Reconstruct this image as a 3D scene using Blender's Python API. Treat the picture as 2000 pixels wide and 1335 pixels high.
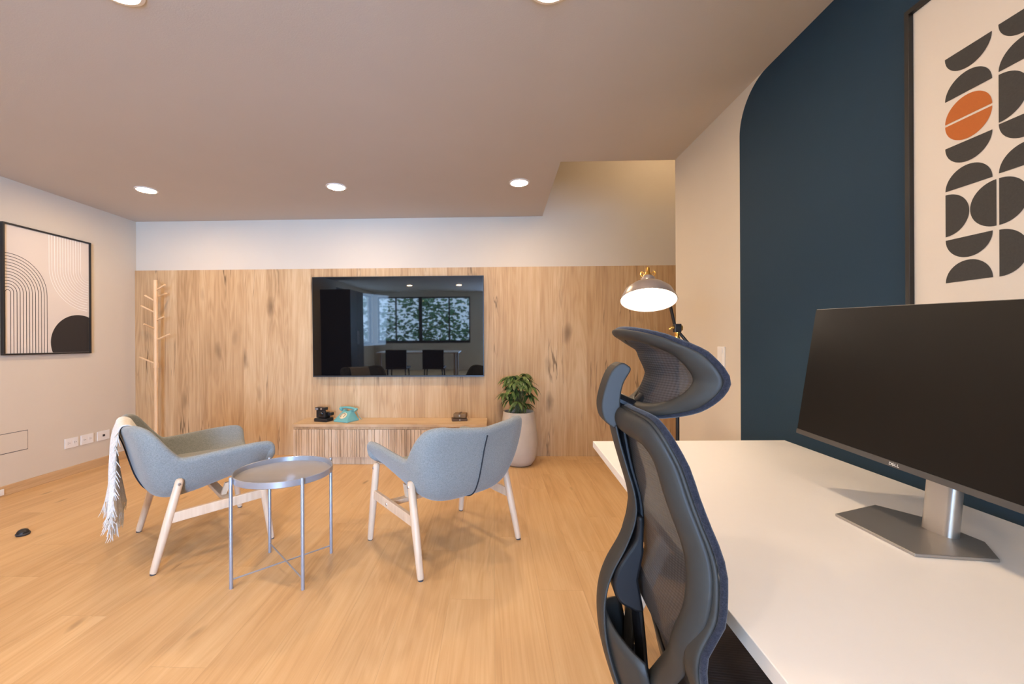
import bpy, bmesh, math, random
from mathutils import Vector, Matrix
PI = math.pi
random.seed(4)
scene = bpy.context.scene
for o in list(bpy.data.objects):
    bpy.data.objects.remove(o)

# ------------------------------------------------------------------ camera
FPX = 820.0
cam_d = bpy.data.cameras.new('camera')
cam_d.sensor_fit = 'HORIZONTAL'
cam_d.sensor_width = 36.0
cam_d.lens = 36.0 * FPX / 2000.0
cam_d.shift_x = (1000 - 938.45) / 2000.0
cam_d.shift_y = 1.5 / 2000.0
cam_d.clip_start = 0.02
cam = bpy.data.objects.new('camera', cam_d)
scene.collection.objects.link(cam)
cam.location = (0, 0, 1.15)
yaw = math.radians(1.785)
cam.matrix_world = (Matrix.Translation((0, 0, 1.15)) @ Matrix.Rotation(yaw, 4, 'Z')
                    @ Matrix.Rotation(PI / 2, 4, 'X') @ Matrix.Rotation(-0.0045, 4, 'Z'))
scene.camera = cam

# ------------------------------------------------------------------ world, daylight, exposure
LAMP_COL = (1.0, 0.715, 0.44)
LAMP_STRENGTH = 220.0
world = bpy.data.worlds.new('world')
scene.world = world
world.use_nodes = True
bg = world.node_tree.nodes['Background']
bg.inputs['Color'].default_value = (0.50, 0.72, 1.0, 1)
bg.inputs['Strength'].default_value = 9.0
scene.view_settings.view_transform = 'Standard'
scene.view_settings.look = 'None'
scene.view_settings.exposure = 0.46
scene.view_settings.gamma = 1.0
scene.view_settings.use_curve_mapping = False


def area_light(name, loc, target, sx, sy, energy, col):
    l = bpy.data.lights.new(name, 'AREA')
    l.shape = 'RECTANGLE'
    l.size = sx
    l.size_y = sy
    l.energy = energy
    l.color = col
    o = bpy.data.objects.new(name, l)
    scene.collection.objects.link(o)
    o.location = loc
    d = Vector(target) - Vector(loc)
    o.rotation_euler = d.to_track_quat('-Z', 'Y').to_euler()
    return o


area_light('daylight_side_window', (-3.92, -3.0, 1.55), (-2.9, -2.5, 1.45), 3.0, 1.5, 60, (0.42, 0.66, 1.0))
area_light('daylight_added_door', (0.55, -4.8, 1.15), (0.0, 0.0, 1.0), 1.2, 2.1, 640, (0.34, 0.57, 1.0))  # unseen panel added for more blue light on the back wall and armchairs

# ------------------------------------------------------------------ helpers
C = scene.collection
WM = {}


def tag(o, label=None, cat=None, group=None, kind=None):
    if label: o['label'] = label
    if cat: o['category'] = cat
    if group: o['group'] = group
    if kind: o['kind'] = kind
    return o


def thing(name, label, cat, loc=(0, 0, 0), rotz=0.0, group=None):
    o = bpy.data.objects.new(name, None)
    o.empty_display_size = 0.1
    C.objects.link(o)
    o.location = loc
    o.rotation_euler = (0, 0, rotz)
    WM[o.name] = Matrix.Translation(loc) @ Matrix.Rotation(rotz, 4, 'Z')
    return tag(o, label, cat, group)


def obj(name, bm, mat, parent=None, smooth=False, bevel=0.0, local=True, subsurf=0, solid=0.0, angle=40, soff=0.0):
    """local=False: geometry was written in world coordinates"""
    if parent is not None and not local:
        bmesh.ops.transform(bm, matrix=WM[parent.name].inverted(), verts=bm.verts)
    if parent is None:
        M = Matrix.Identity(4)
        if bm.verts:
            xs = [v.co.x for v in bm.verts]; ys = [v.co.y for v in bm.verts]; zs = [v.co.z for v in bm.verts]
            M = Matrix.Translation(((min(xs) + max(xs)) / 2, (min(ys) + max(ys)) / 2, min(zs)))
            bmesh.ops.transform(bm, matrix=M.inverted(), verts=bm.verts)
    me = bpy.data.meshes.new(name)
    bm.normal_update()
    bm.to_mesh(me)
    bm.free()
    o = bpy.data.objects.new(name, me)
    C.objects.link(o)
    if parent is not None:
        o.parent = parent
        WM[o.name] = WM[parent.name].copy()
    else:
        o.matrix_world = M
        WM[o.name] = M
    mats = mat if isinstance(mat, (list, tuple)) else [mat]
    for m in mats:
        me.materials.append(m)
    if smooth:
        for p in me.polygons:
            p.use_smooth = True
        if angle:
            try:
                me.set_sharp_from_angle(angle=math.radians(angle))
            except Exception:
                pass
    if solid:
        m = o.modifiers.new('solid', 'SOLIDIFY'); m.thickness = solid; m.offset = soff
    if bevel:
        m = o.modifiers.new('bevel', 'BEVEL'); m.width = bevel; m.segments = 3; m.limit_method = 'ANGLE'
        m.harden_normals = False
    if subsurf:
        m = o.modifiers.new('sub', 'SUBSURF'); m.levels = subsurf; m.render_levels = subsurf
    return o


def struct(name, bm, mat, **k):
    o = obj(name, bm, mat, **k)
    o['kind'] = 'structure'
    return o


def box(bm, x0, x1, y0, y1, z0, z1, M=None, mi=0):
    vs = [bm.verts.new((x, y, z)) for z in (z0, z1) for y in (y0, y1) for x in (x0, x1)]
    for f in ((0, 2, 3, 1), (4, 5, 7, 6), (0, 1, 5, 4), (2, 6, 7, 3), (0, 4, 6, 2), (1, 3, 7, 5)):
        fc = bm.faces.new([vs[i] for i in f]); fc.material_index = mi
    if M is not None:
        bmesh.ops.transform(bm, matrix=M, verts=vs)
    return bm


def B(*a, **k):
    return box(bmesh.new(), *a, **k)


def prism(bm, pts, d, M=None, mi=0):
    """pts: list of 3D points in a plane (closed polygon), extruded by vector d"""
    a = [bm.verts.new(p) for p in pts]
    b = [bm.verts.new(Vector(p) + Vector(d)) for p in pts]
    fs = [bm.faces.new(a[::-1]), bm.faces.new(b)]
    n = len(a)
    for i in range(n):
        fs.append(bm.faces.new((a[i], a[(i + 1) % n], b[(i + 1) % n], b[i])))
    for f in fs: f.material_index = mi
    bmesh.ops.recalc_face_normals(bm, faces=fs)
    if M is not None:
        bmesh.ops.transform(bm, matrix=M, verts=a + b)
    return bm


def tube(bm, pts, r, segs=12, closed=False, cap=True, flat=None, up=None):
    """sweep; r number or list; flat=(a,b) scale of the section; up = reference direction of the section's first axis"""
    pts = [Vector(p) for p in pts]
    n = len(pts)
    rs = r if isinstance(r, (list, tuple)) else [r] * n
    rings = []
    ref = None
    for i, p in enumerate(pts):
        if closed:
            t = pts[(i + 1) % n] - pts[i - 1]
        else:
            t = pts[min(i + 1, n - 1)] - pts[max(i - 1, 0)]
        t.normalize()
        if up is not None:
            a = Vector(up); a = a - t * a.dot(t); a.normalize()
        else:
            if ref is None:
                ref = Vector((0, 0, 1)) if abs(t.z) < 0.9 else Vector((1, 0, 0))
            a = ref - t * ref.dot(t)
            if a.length < 1e-4: a = t.orthogonal()
            a.normalize()
            ref = a
        b = t.cross(a)
        fa, fb = flat if flat else (1, 1)
        ring = []
        for k in range(segs):
            th = 2 * PI * k / segs
            ring.append(bm.verts.new(p + a * math.cos(th) * rs[i] * fa + b * math.sin(th) * rs[i] * fb))
        rings.append(ring)
    m = n if closed else n - 1
    for i in range(m):
        A, Bq = rings[i], rings[(i + 1) % n]
        for k in range(segs):
            bm.faces.new((A[k], A[(k + 1) % segs], Bq[(k + 1) % segs], Bq[k]))
    if cap and not closed:
        bm.faces.new(rings[0][::-1]); bm.faces.new(rings[-1])
    return bm


def lathe(bm, prof, c=(0, 0, 0), segs=48, M=None):
    """prof list of (r,z); r==0 allowed at ends"""
    rings = []
    allv = []
    for r, z in prof:
        if r < 1e-6:
            v = bm.verts.new((c[0], c[1], c[2] + z)); rings.append([v]); allv.append(v)
        else:
            rg = [bm.verts.new((c[0] + r * math.cos(2 * PI * k / segs), c[1] + r * math.sin(2 * PI * k / segs), c[2] + z)) for k in range(segs)]
            rings.append(rg); allv += rg
    fs = []
    for A, Bq in zip(rings, rings[1:]):
        for k in range(segs):
            k2 = (k + 1) % segs
            if len(A) == 1 and len(Bq) == 1: continue
            if len(A) == 1: fs.append(bm.faces.new((A[0], Bq[k2], Bq[k])))
            elif len(Bq) == 1: fs.append(bm.faces.new((A[k], A[k2], Bq[0])))
            else: fs.append(bm.faces.new((A[k], A[k2], Bq[k2], Bq[k])))
    bmesh.ops.recalc_face_normals(bm, faces=fs)
    if M is not None:
        bmesh.ops.transform(bm, matrix=M, verts=allv)
    return bm


def spline(P, n=8):
    """Catmull-Rom through P"""
    P = [Vector(p) for p in P]
    out = []
    for i in range(len(P) - 1):
        p0 = P[i - 1] if i > 0 else P[i] * 2 - P[i + 1]
        p1, p2 = P[i], P[i + 1]
        p3 = P[i + 2] if i + 2 < len(P) else P[i + 1] * 2 - P[i]
        for k in range(n):
            t = k / n
            out.append(0.5 * ((2 * p1) + (p2 - p0) * t + (2 * p0 - 5 * p1 + 4 * p2 - p3) * t * t + (3 * p1 - p0 - 3 * p2 + p3) * t ** 3))
    out.append(P[-1])
    return out


def interp(tab, x):
    if x <= tab[0][0]: return tab[0][1]
    for (a, va), (b, vb) in zip(tab, tab[1:]):
        if x <= b:
            t = (x - a) / (b - a)
            t = t * t * (3 - 2 * t) * 0.5 + t * 0.5
            return va + (vb - va) * t
    return tab[-1][1]


def grid(bm, rows, closed_u=False):
    V = [[bm.verts.new(p) for p in r] for r in rows]
    for a, b in zip(V, V[1:]):
        n = len(a)
        for k in range(n if closed_u else n - 1):
            bm.faces.new((a[k], a[(k + 1) % n], b[(k + 1) % n], b[k]))
    return V


def thick(bm, rows, h, n=5):
    """open grid -> closed padded shell with a round rim"""
    tmp = bmesh.new()
    V = grid(tmp, rows)
    bmesh.ops.recalc_face_normals(tmp, faces=tmp.faces[:])
    tmp.normal_update()
    P = [[v.co.copy() for v in r] for r in V]; N = [[v.normal.copy() for v in r] for r in V]
    tmp.free()
    R, K = len(P), len(P[0])
    O_ = [[bm.verts.new(P[i][j] + N[i][j] * h) for j in range(K)] for i in range(R)]
    I_ = [[bm.verts.new(P[i][j] - N[i][j] * h) for j in range(K)] for i in range(R)]
    for i in range(R - 1):
        for j in range(K - 1):
            bm.faces.new((O_[i][j], O_[i][j + 1], O_[i + 1][j + 1], O_[i + 1][j]))
            bm.faces.new((I_[i][j], I_[i + 1][j], I_[i + 1][j + 1], I_[i][j + 1]))
    loop = [(0, j) for j in range(K)] + [(i, K - 1) for i in range(1, R)] + [(R - 1, j) for j in range(K - 2, -1, -1)] + [(i, 0) for i in range(R - 2, 0, -1)]
    B_ = []
    L = len(loop)
    for q, (i, j) in enumerate(loop):
        a = Vector(); t = P[loop[(q + 1) % L][0]][loop[(q + 1) % L][1]] - P[loop[q - 1][0]][loop[q - 1][1]]
        if i == 0: a += (P[0][j] - P[1][j]).normalized()
        if i == R - 1: a += (P[R - 1][j] - P[R - 2][j]).normalized()
        if j == 0: a += (P[i][0] - P[i][1]).normalized()
        if j == K - 1: a += (P[i][K - 1] - P[i][K - 2]).normalized()
        b = t.cross(N[i][j]).normalized()
        if b.dot(a) < 0: b = -b
        B_.append(b)
    rings = [[O_[i][j] for i, j in loop]]
    for k in range(1, n):
        th = PI * k / n
        rings.append([bm.verts.new(P[i][j] + N[i][j] * h * math.cos(th) + B_[q] * h * math.sin(th)) for q, (i, j) in enumerate(loop)])
    rings.append([I_[i][j] for i, j in loop])
    for A, Bq in zip(rings, rings[1:]):
        for q in range(L):
            bm.faces.new((A[q], A[(q + 1) % L], Bq[(q + 1) % L], Bq[q]))
    bmesh.ops.recalc_face_normals(bm, faces=bm.faces[:])


def copy_tree(o, parent=None):
    c = o.copy(); C.objects.link(c)
    if parent is not None: c.parent = parent
    for ch in list(o.children):
        copy_tree(ch, c)
    return c


# ------------------------------------------------------------------ materials
class NT:
    def __init__(s, name):
        s.m = bpy.data.materials.new(name); s.m.use_nodes = True
        s.t = s.m.node_tree; s.b = s.t.nodes['Principled BSDF']

    def n(s, typ, **kw):
        nd = s.t.nodes.new(typ)
        for k, v in kw.items():
            if k.startswith('i_'):
                key = k[2:]
                key = int(key) if key.isdigit() else key.replace('_', ' ')
                s.set(nd.inputs[key], v)
            else: setattr(nd, k, v)
        return nd

    def set(s, inp, v):
        if isinstance(v, bpy.types.NodeSocket): s.t.links.new(v, inp)
        elif isinstance(v, bpy.types.Node): s.t.links.new(v.outputs[0], inp)
        else: inp.default_value = v

    def math(s, op, a, b=0.0, c=0.0, clamp=False):
        nd = s.t.nodes.new('ShaderNodeMath'); nd.operation = op; nd.use_clamp = clamp
        s.set(nd.inputs[0], a); s.set(nd.inputs[1], b); s.set(nd.inputs[2], c)
        return nd.outputs[0]

    def mix(s, f, a, b, mode='MIX'):
        nd = s.t.nodes.new('ShaderNodeMix'); nd.data_type = 'RGBA'; nd.blend_type = mode
        s.set(nd.inputs[0], f); s.set(nd.inputs[6], a); s.set(nd.inputs[7], b)
        return nd.outputs[2]

    def ramp(s, f, stops):
        nd = s.t.nodes.new('ShaderNodeValToRGB')
        e = nd.color_ramp.elements
        while len(e) < len(stops): e.new(0.5)
        for k, (p, c) in enumerate(stops):
            e[k].position = p
            e[k].color = (c, c, c, 1) if isinstance(c, (int, float)) else (*c, 1)
        s.set(nd.inputs[0], f)
        return nd.outputs[0]

    def bump(s, h, dist, strength=1.0):
        nd = s.t.nodes.new('ShaderNodeBump')
        nd.inputs['Distance'].default_value = dist; nd.inputs['Strength'].default_value = strength
        s.set(nd.inputs['Height'], h)
        s.t.links.new(nd.outputs[0], s.b.inputs['Normal'])

    def out(s, **k):
        for a, v in k.items():
            s.set(s.b.inputs[a.replace('_', ' ')], v)
        return s.m


def rgba(c): return (c[0], c[1], c[2], 1)


def plain(name, col, rough=0.5, metal=0.0, var=0.04, scale=30.0, bump=0.0, spec=0.5, coat=0.0):
    t = NT(name)
    co = t.n('ShaderNodeTexCoord')
    nz = t.n('ShaderNodeTexNoise', i_Vector=co.outputs['Object'], i_Scale=scale, i_Detail=4.0)
    dark = tuple(max(0, c * (1 - var)) for c in col); lite = tuple(c * (1 + var) for c in col)
    cc = t.mix(nz.outputs['Fac'], rgba(dark), rgba(lite))
    if bump: t.bump(nz.outputs['Fac'], bump)
    t.out(Base_Color=cc, Roughness=rough, Metallic=metal, Specular_IOR_Level=spec, Coat_Weight=coat)
    return t.m


def emit(name, col, strength):
    t = NT(name)
    t.out(Base_Color=rgba((0.9, 0.9, 0.9)), Emission_Color=rgba(col), Emission_Strength=strength)
    return t.m


def wood(name, across, along, c_dark, c_mid, c_light, pw=0.2, pl=1.3, seam=0.0012, knots=0.5, crack=0.3, rough=0.45, kr=1.0, grain=1.0, seamdark=0.55, toned=0.10, spec=0.4):
    t = NT(name)
    co = t.n('ShaderNodeTexCoord')
    geo = t.n('ShaderNodeNewGeometry')
    sp = t.n('ShaderNodeSeparateXYZ', i_Vector=geo.outputs['Position'])
    a = sp.outputs[across]; l = sp.outputs[along]
    ia = t.math('FLOOR', t.math('DIVIDE', a, pw))
    w1 = t.n('ShaderNodeTexWhiteNoise', noise_dimensions='1D', i_W=ia)
    lo = t.math('ADD', l, t.math('MULTIPLY', w1.outputs['Value'], pl * 3.7))
    il = t.math('FLOOR', t.math('DIVIDE', lo, pl))
    w2 = t.n('ShaderNodeTexWhiteNoise', noise_dimensions='2D', i_Vector=t.n('ShaderNodeCombineXYZ', i_X=ia, i_Y=il))
    rnd = w2.outputs['Value']
    off = t.math('MULTIPLY', rnd, 37.0)

    def vec(sa, sl, o=0.0):
        return t.n('ShaderNodeCombineXYZ', i_X=t.math('MULTIPLY', a, sa), i_Y=t.math('MULTIPLY', l, sl), i_Z=t.math('ADD', off, o))
    big = t.n('ShaderNodeTexNoise', i_Vector=vec(6, 0.55), i_Scale=1.0, i_Detail=3.0, i_Distortion=0.6)
    cath = t.math('SINE', t.math('MULTIPLY', big.outputs['Fac'], 70.0))
    cath = t.math('MULTIPLY_ADD', cath, 0.5, 0.5)
    fine = t.n('ShaderNodeTexNoise', i_Vector=vec(130, 3.0, 3.1), i_Scale=1.0, i_Detail=5.0, i_Roughness=0.65)
    mid = t.n('ShaderNodeTexNoise', i_Vector=vec(28, 0.7, 7.7), i_Scale=1.0, i_Detail=4.0, i_Distortion=0.4)
    soft = t.n('ShaderNodeTexNoise', i_Vector=vec(4, 0.9, 11.7), i_Scale=1.0, i_Detail=3.0, i_Distortion=0.8)
    f = t.math('ADD', t.math('MULTIPLY', fine.outputs['Fac'], 0.40 * grain), t.math('MULTIPLY', mid.outputs['Fac'], 0.38 * grain))
    f = t.math('ADD', f, t.math('MULTIPLY', cath, 0.10 * grain))
    f = t.math('ADD', f, t.math('MULTIPLY', soft.outputs['Fac'], 0.38))
    f = t.math('ADD', f, t.math('MULTIPLY_ADD', rnd, toned * 2, -toned))
    cen = 0.58 * grain + 0.05
    col = t.ramp(f, [(cen - 0.26, c_dark), (cen, c_mid), (cen + 0.22, c_light)])
    # knots
    if knots:
        dn = t.n('ShaderNodeTexNoise', i_Vector=vec(9, 5), i_Scale=1.0, i_Detail=2.0)
        kv = t.n('ShaderNodeCombineXYZ', i_X=t.math('MULTIPLY', t.math('ADD', a, t.math('MULTIPLY', dn.outputs['Fac'], 0.09)), 3.2),
                 i_Y=t.math('MULTIPLY', l, 1.25), i_Z=off)
        vo = t.n('ShaderNodeTexVoronoi', voronoi_dimensions='3D', i_Vector=kv, i_Scale=1.25)
        k = t.ramp(vo.outputs['Distance'], [(0.0, 1.0), (0.06 * kr, 0.8), (0.20 * kr, 0.0)])
        k = t.math('MULTIPLY', k, t.math('MULTIPLY_ADD', fine.outputs['Fac'], 1.2, 0.1))
        kc = tuple(c * 0.34 for c in c_dark)
        col = t.mix(t.math('MULTIPLY', k, knots, clamp=True), col, rgba(kc))
    if crack:
        cn = t.n('ShaderNodeTexNoise', i_Vector=vec(5.0, 0.35, 21.0), i_Scale=1.0, i_Detail=5.0, i_Distortion=0.3, i_Roughness=0.55)
        d = t.math('ABSOLUTE', t.math('SUBTRACT', cn.outputs['Fac'], 0.52))
        cr = t.ramp(d, [(0.0, 1.0), (0.004, 0.8), (0.009, 0.0)])
        gate = t.ramp(t.n('ShaderNodeTexNoise', i_Vector=vec(3.0, 1.6, 31.0), i_Scale=1.0, i_Detail=2.0).outputs['Fac'], [(0.5, 0.0), (0.64, 1.0)])
        col = t.mix(t.math('MULTIPLY', t.math('MULTIPLY', cr, gate), crack), col, rgba(tuple(c * 0.35 for c in c_dark)))
    # seams
    fa = t.math('FRACT', t.math('DIVIDE', a, pw)); fa = t.math('MINIMUM', fa, t.math('SUBTRACT', 1.0, fa))
    fl = t.math('FRACT', t.math('DIVIDE', lo, pl)); fl = t.math('MINIMUM', fl, t.math('SUBTRACT', 1.0, fl))
    s1 = t.math('LESS_THAN', fa, seam / pw); s2 = t.math('LESS_THAN', fl, seam / pl)
    sm = t.math('MAXIMUM', s1, s2)
    col = t.mix(t.math('MULTIPLY', sm, seamdark), col, rgba(tuple(c * 0.45 for c in c_dark)))
    hh = t.math('SUBTRACT', t.math('MULTIPLY', fine.outputs['Fac'], 0.3), sm)
    t.bump(hh, 0.0006, 0.6)
    t.out(Base_Color=col, Roughness=t.math('MULTIPLY_ADD', fine.outputs['Fac'], 0.12, rough - 0.06), Specular_IOR_Level=spec)
    return t.m


def plaster(name, col, bump=0.0004, rough=0.85):
    t = NT(name)
    co = t.n('ShaderNodeNewGeometry')
    n1 = t.n('ShaderNodeTexNoise', i_Vector=co.outputs['Position'], i_Scale=160.0, i_Detail=3.0)
    n2 = t.n('ShaderNodeTexNoise', i_Vector=co.outputs['Position'], i_Scale=2.2, i_Detail=3.0)
    cc = t.mix(n2.outputs['Fac'], rgba(tuple(c * 0.965 for c in col)), rgba(tuple(min(1, c * 1.03) for c in col)))
    t.bump(n1.outputs['Fac'], bump)
    t.out(Base_Color=cc, Roughness=rough, Specular_IOR_Level=0.25)
    return t.m


def fabric(name, c1, c2, scale=700.0, bump=0.0006, rough=0.95):
    t = NT(name)
    co = t.n('ShaderNodeTexCoord')
    n1 = t.n('ShaderNodeTexNoise', i_Vector=co.outputs['Object'], i_Scale=scale, i_Detail=2.0)
    n2 = t.n('ShaderNodeTexNoise', i_Vector=co.outputs['Object'], i_Scale=scale * 0.25, i_Detail=3.0)
    f = t.math('ADD', t.math('MULTIPLY', n1.outputs['Fac'], 0.6), t.math('MULTIPLY', n2.outputs['Fac'], 0.4))
    cc = t.ramp(f, [(0.36, c1), (0.62, c2)])
    t.bump(f, bump)
    t.out(Base_Color=cc, Roughness=rough, Specular_IOR_Level=0.2, Sheen_Weight=0.25)
    return t.m


M_wall = plaster('warm_grey_paint', (0.655, 0.585, 0.485))
M_ceil = plaster('ceiling_paint', (0.56, 0.52, 0.48))
M_blue = plaster('blue_paint', (0.015, 0.041, 0.071), rough=0.7)
M_panel = wood('oak_panel', 'X', 'Z', (0.33, 0.185, 0.080), (0.54, 0.345, 0.175), (0.66, 0.47, 0.27), pw=0.235, pl=60.0, seam=0.0006,
               knots=0.95, crack=0.85, rough=0.6, seamdark=0.35, toned=0.07, grain=0.9)
M_floor = wood('oak_floor', 'X', 'Y', (0.44, 0.25, 0.105), (0.60, 0.375, 0.180), (0.70, 0.48, 0.255), pw=0.205, pl=1.35, seam=0.0010,
               knots=0.9, kr=0.5, crack=0.12, rough=0.42, grain=0.75, seamdark=0.22, toned=0.04)
M_base = wood('oak_skirting', 'Z', 'Y', (0.46, 0.28, 0.13), (0.60, 0.39, 0.20), (0.68, 0.47, 0.27), pw=0.3, pl=3.0, knots=0.4, crack=0.2, rough=0.5)
M_cab = wood('oak_cabinet_top', 'Y', 'X', (0.40, 0.25, 0.13), (0.60, 0.42, 0.25), (0.70, 0.53, 0.34), pw=0.5, pl=5.0, knots=0.5, crack=0.4, rough=0.5, seamdark=0)
M_slat = wood('oak_slats', 'X', 'Z', (0.38, 0.24, 0.13), (0.60, 0.43, 0.27), (0.70, 0.54, 0.37), pw=0.07, pl=3.0, knots=0.6, crack=0.4, rough=0.55, seamdark=0, toned=0.16)
M_birch = wood('birch', 'X', 'Z', (0.52, 0.36, 0.23), (0.68, 0.50, 0.34), (0.76, 0.60, 0.44), pw=3, pl=9, knots=0, crack=0, rough=0.4, grain=0.9, seamdark=0)
M_rack = wood('beech_rack', 'X', 'Z', (0.60, 0.37, 0.18), (0.74, 0.50, 0.28), (0.80, 0.58, 0.36), pw=3, pl=9, knots=0, crack=0, rough=0.4, grain=0.9, seamdark=0)
M_chair = fabric('blue_grey_wool', (0.17, 0.185, 0.18), (0.30, 0.315, 0.30))
M_seam = plain('dark_seam', (0.02, 0.024, 0.03), 0.8)
M_throw = fabric('cream_wool', (0.62, 0.59, 0.54), (0.80, 0.78, 0.73), scale=300, bump=0.0015)
M_tray = plain('grey_lacquer', (0.36, 0.36, 0.38), 0.30, 0.45, spec=0.5)
M_screw = plain('steel_screw', (0.55, 0.55, 0.56), 0.3, 1.0)
M_screen = plain('glossy_screen', (0.004, 0.004, 0.005), 0.025, var=0.01, spec=0.62)
M_black = plain('black_plastic', (0.012, 0.012, 0.014), 0.35)
M_blackm = plain('black_frame', (0.012, 0.011, 0.011), 0.45)
M_mat_screen = plain('matte_screen', (0.006, 0.0055, 0.005), 0.33, var=0.01, spec=0.30)
M_alu = plain('satin_aluminium', (0.56, 0.54, 0.52), 0.34, 0.9, var=0.02)
M_alud = plain('grey_base_metal', (0.42, 0.40, 0.38), 0.40, 0.8, var=0.03)
M_chin = plain('grey_bezel', (0.11, 0.105, 0.10), 0.35, 0.4)
M_desk = plain('white_laminate', (0.86, 0.84, 0.82), 0.38, var=0.01)
M_whitemetal = plain('white_metal', (0.75, 0.73, 0.70), 0.4)
M_white = plain('white_plastic', (0.82, 0.80, 0.77), 0.35, var=0.01)
M_hole = plain('dark_hole', (0.05, 0.05, 0.055), 0.6)
M_concrete = plain('sandy_concrete', (0.54, 0.47, 0.38), 0.8, var=0.12, scale=9, bump=0.002)
M_soil = plain('soil', (0.05, 0.035, 0.025), 0.95, var=0.4, scale=80, bump=0.01)
M_stem = plain('green_stem', (0.12, 0.14, 0.05), 0.6)
M_brass = plain('brass', (0.85, 0.52, 0.14), 0.28, 1.0)
M_lampgrey = plain('lamp_enamel', (0.36, 0.30, 0.27), 0.30, 0.5)
M_shadein = plain('shade_white_enamel', (0.85, 0.82, 0.78), 0.4)
M_frameg = plain('chair_plastic', (0.034, 0.032, 0.028), 0.5, var=0.03, spec=0.3)
M_framek = plain('chair_black_plastic', (0.008, 0.008, 0.009), 0.4, spec=0.25)
M_bluefab = fabric('navy_mesh_border', (0.010, 0.011, 0.018), (0.026, 0.027, 0.038), scale=500, bump=0.001)
M_teal = plain('teal_bakelite', (0.16, 0.42, 0.40), 0.25)
M_cream = plain('cream_dial', (0.70, 0.60, 0.38), 0.4)
M_leather = plain('brown_leather', (0.20, 0.13, 0.07), 0.6, var=0.2, bump=0.001)
M_leather2 = plain('dark_leather', (0.09, 0.055, 0.035), 0.6, var=0.2)
M_paper = plain('print_paper', (0.70, 0.62, 0.53), 0.85, var=0.01, scale=200)
M_paperL = plain('print_paper_left', (0.70, 0.63, 0.56), 0.85, var=0.01, scale=200)
M_ink = plain('charcoal_ink', (0.046, 0.042, 0.037), 0.85, var=0.25, scale=260)
M_orange = plain('orange_ink', (0.47, 0.125, 0.022), 0.85, var=0.08, scale=260)
M_whiteink = plain('white_ink', (0.93, 0.90, 0.86), 0.8, var=0.01)
M_blackink = plain('black_ink', (0.025, 0.02, 0.018), 0.85)
M_lamp = emit('downlight_glow', (LAMP_COL[0], LAMP_COL[1], LAMP_COL[2]), LAMP_STRENGTH)
M_darkcab = plain('dark_cabinet', (0.02, 0.018, 0.015), 0.4)


def mesh_mat(name, base, hole):
    t = NT(name)
    g = t.n('ShaderNodeTexCoord')
    sp = t.n('ShaderNodeSeparateXYZ', i_Vector=g.outputs['Object'])
    a = t.math('SINE', t.math('MULTIPLY', sp.outputs['Z'], 1500.0))
    b = t.math('SINE', t.math('MULTIPLY', sp.outputs['Y'], 900.0))
    k = t.math('MULTIPLY_ADD', t.math('ADD', a, t.math('MULTIPLY', b, 0.5)), 0.33, 0.5, clamp=True)
    col = t.mix(k, rgba(hole), rgba(base))
    t.bump(k, 0.0006)
    al = t.math('MULTIPLY_ADD', k, 0.12, 0.86, clamp=True)
    t.out(Base_Color=col, Roughness=0.7, Alpha=al)
    return t.m


M_mesh = mesh_mat('woven_mesh', (0.06, 0.055, 0.056), (0.016, 0.015, 0.016))


def leaf_mat():
    t = NT('leaf')
    co = t.n('ShaderNodeTexCoord')
    n = t.n('ShaderNodeTexNoise', i_Vector=co.outputs['Object'], i_Scale=14.0, i_Detail=3.0)
    cc = t.ramp(n.outputs['Fac'], [(0.3, (0.035, 0.07, 0.018)), (0.55, (0.10, 0.16, 0.04)), (0.75, (0.20, 0.27, 0.075))])
    t.out(Base_Color=cc, Roughness=0.38)
    return t.m


M_leaf = leaf_mat()

# ------------------------------------------------------------------ room shell
XL, XR, YB, YR, ZC = -3.74, 1.285, 4.285, -4.6, 2.432
PT = 1.918                                   # top of the oak panelling
ZV = 3.6                                     # void above the hall beyond the right wall
struct('floor', B(XL - 0.15, 3.2, YR - 0.15, YB + 0.15, -0.1, 0.0), M_floor)
bm = bmesh.new()
prism(bm, [(XL - 0.15, YR - 0.15, ZC), (XR + 0.1, YR - 0.15, ZC), (XR + 0.1, 3.0, ZC), (0.482, 3.0, ZC), (0.50, YB, ZC), (XL - 0.15, YB, ZC)], (0, 0, 1.1))
struct('ceiling', bm, M_ceil)
struct('ceiling_hall', B(0.3, 3.2, 1.4, YB + 0.1, ZV, ZV + 0.1), M_ceil)
struct('wall_back', B(XL - 0.15, 3.2, YB, YB + 0.15, 0, ZV), M_wall)
struct('wall_right', B(XR, XR + 0.1, YR - 0.15, 3.0, 0, ZC), M_wall)
struct('wall_right_upper', B(XR, XR + 0.1, 1.4, 3.0, ZC, ZV), M_wall)
struct('wall_hall_side', B(3.1, 3.2, 1.4, YB, 0, ZV), M_wall)
struct('wall_hall_end', B(XR + 0.1, 3.1, 1.4, 1.5, 0, ZV), M_wall)
# left wall with a side window behind the camera
bm = bmesh.new()
box(bm, XL - 0.15, XL, -1.5, YB, 0, ZC)
box(bm, XL - 0.15, XL, YR, -4.45, 0, ZC)
box(bm, XL - 0.15, XL, -4.45, -1.5, 0, 0.85)
box(bm, XL - 0.15, XL, -4.45, -1.5, 2.3, ZC)
struct('wall_left', bm, M_wall)
# rear wall with the wide window
bm = bmesh.new()
box(bm, XL - 0.15, -0.72, YR - 0.15, YR, 0, 0.88)
box(bm, XL - 0.15, -0.72, YR - 0.15, YR, 2.28, ZC)
box(bm, -0.1, 1.2, YR - 0.15, YR, 2.25, ZC)
box(bm, XL - 0.15, -3.62, YR - 0.15, YR, 0.88, 2.28)
box(bm, -0.72, -0.1, YR - 0.15, YR, 0.0, ZC)
box(bm, 1.2, XR + 0.1, YR - 0.15, YR, 0.0, ZC)
struct('wall_rear', bm, M_wall)


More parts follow.
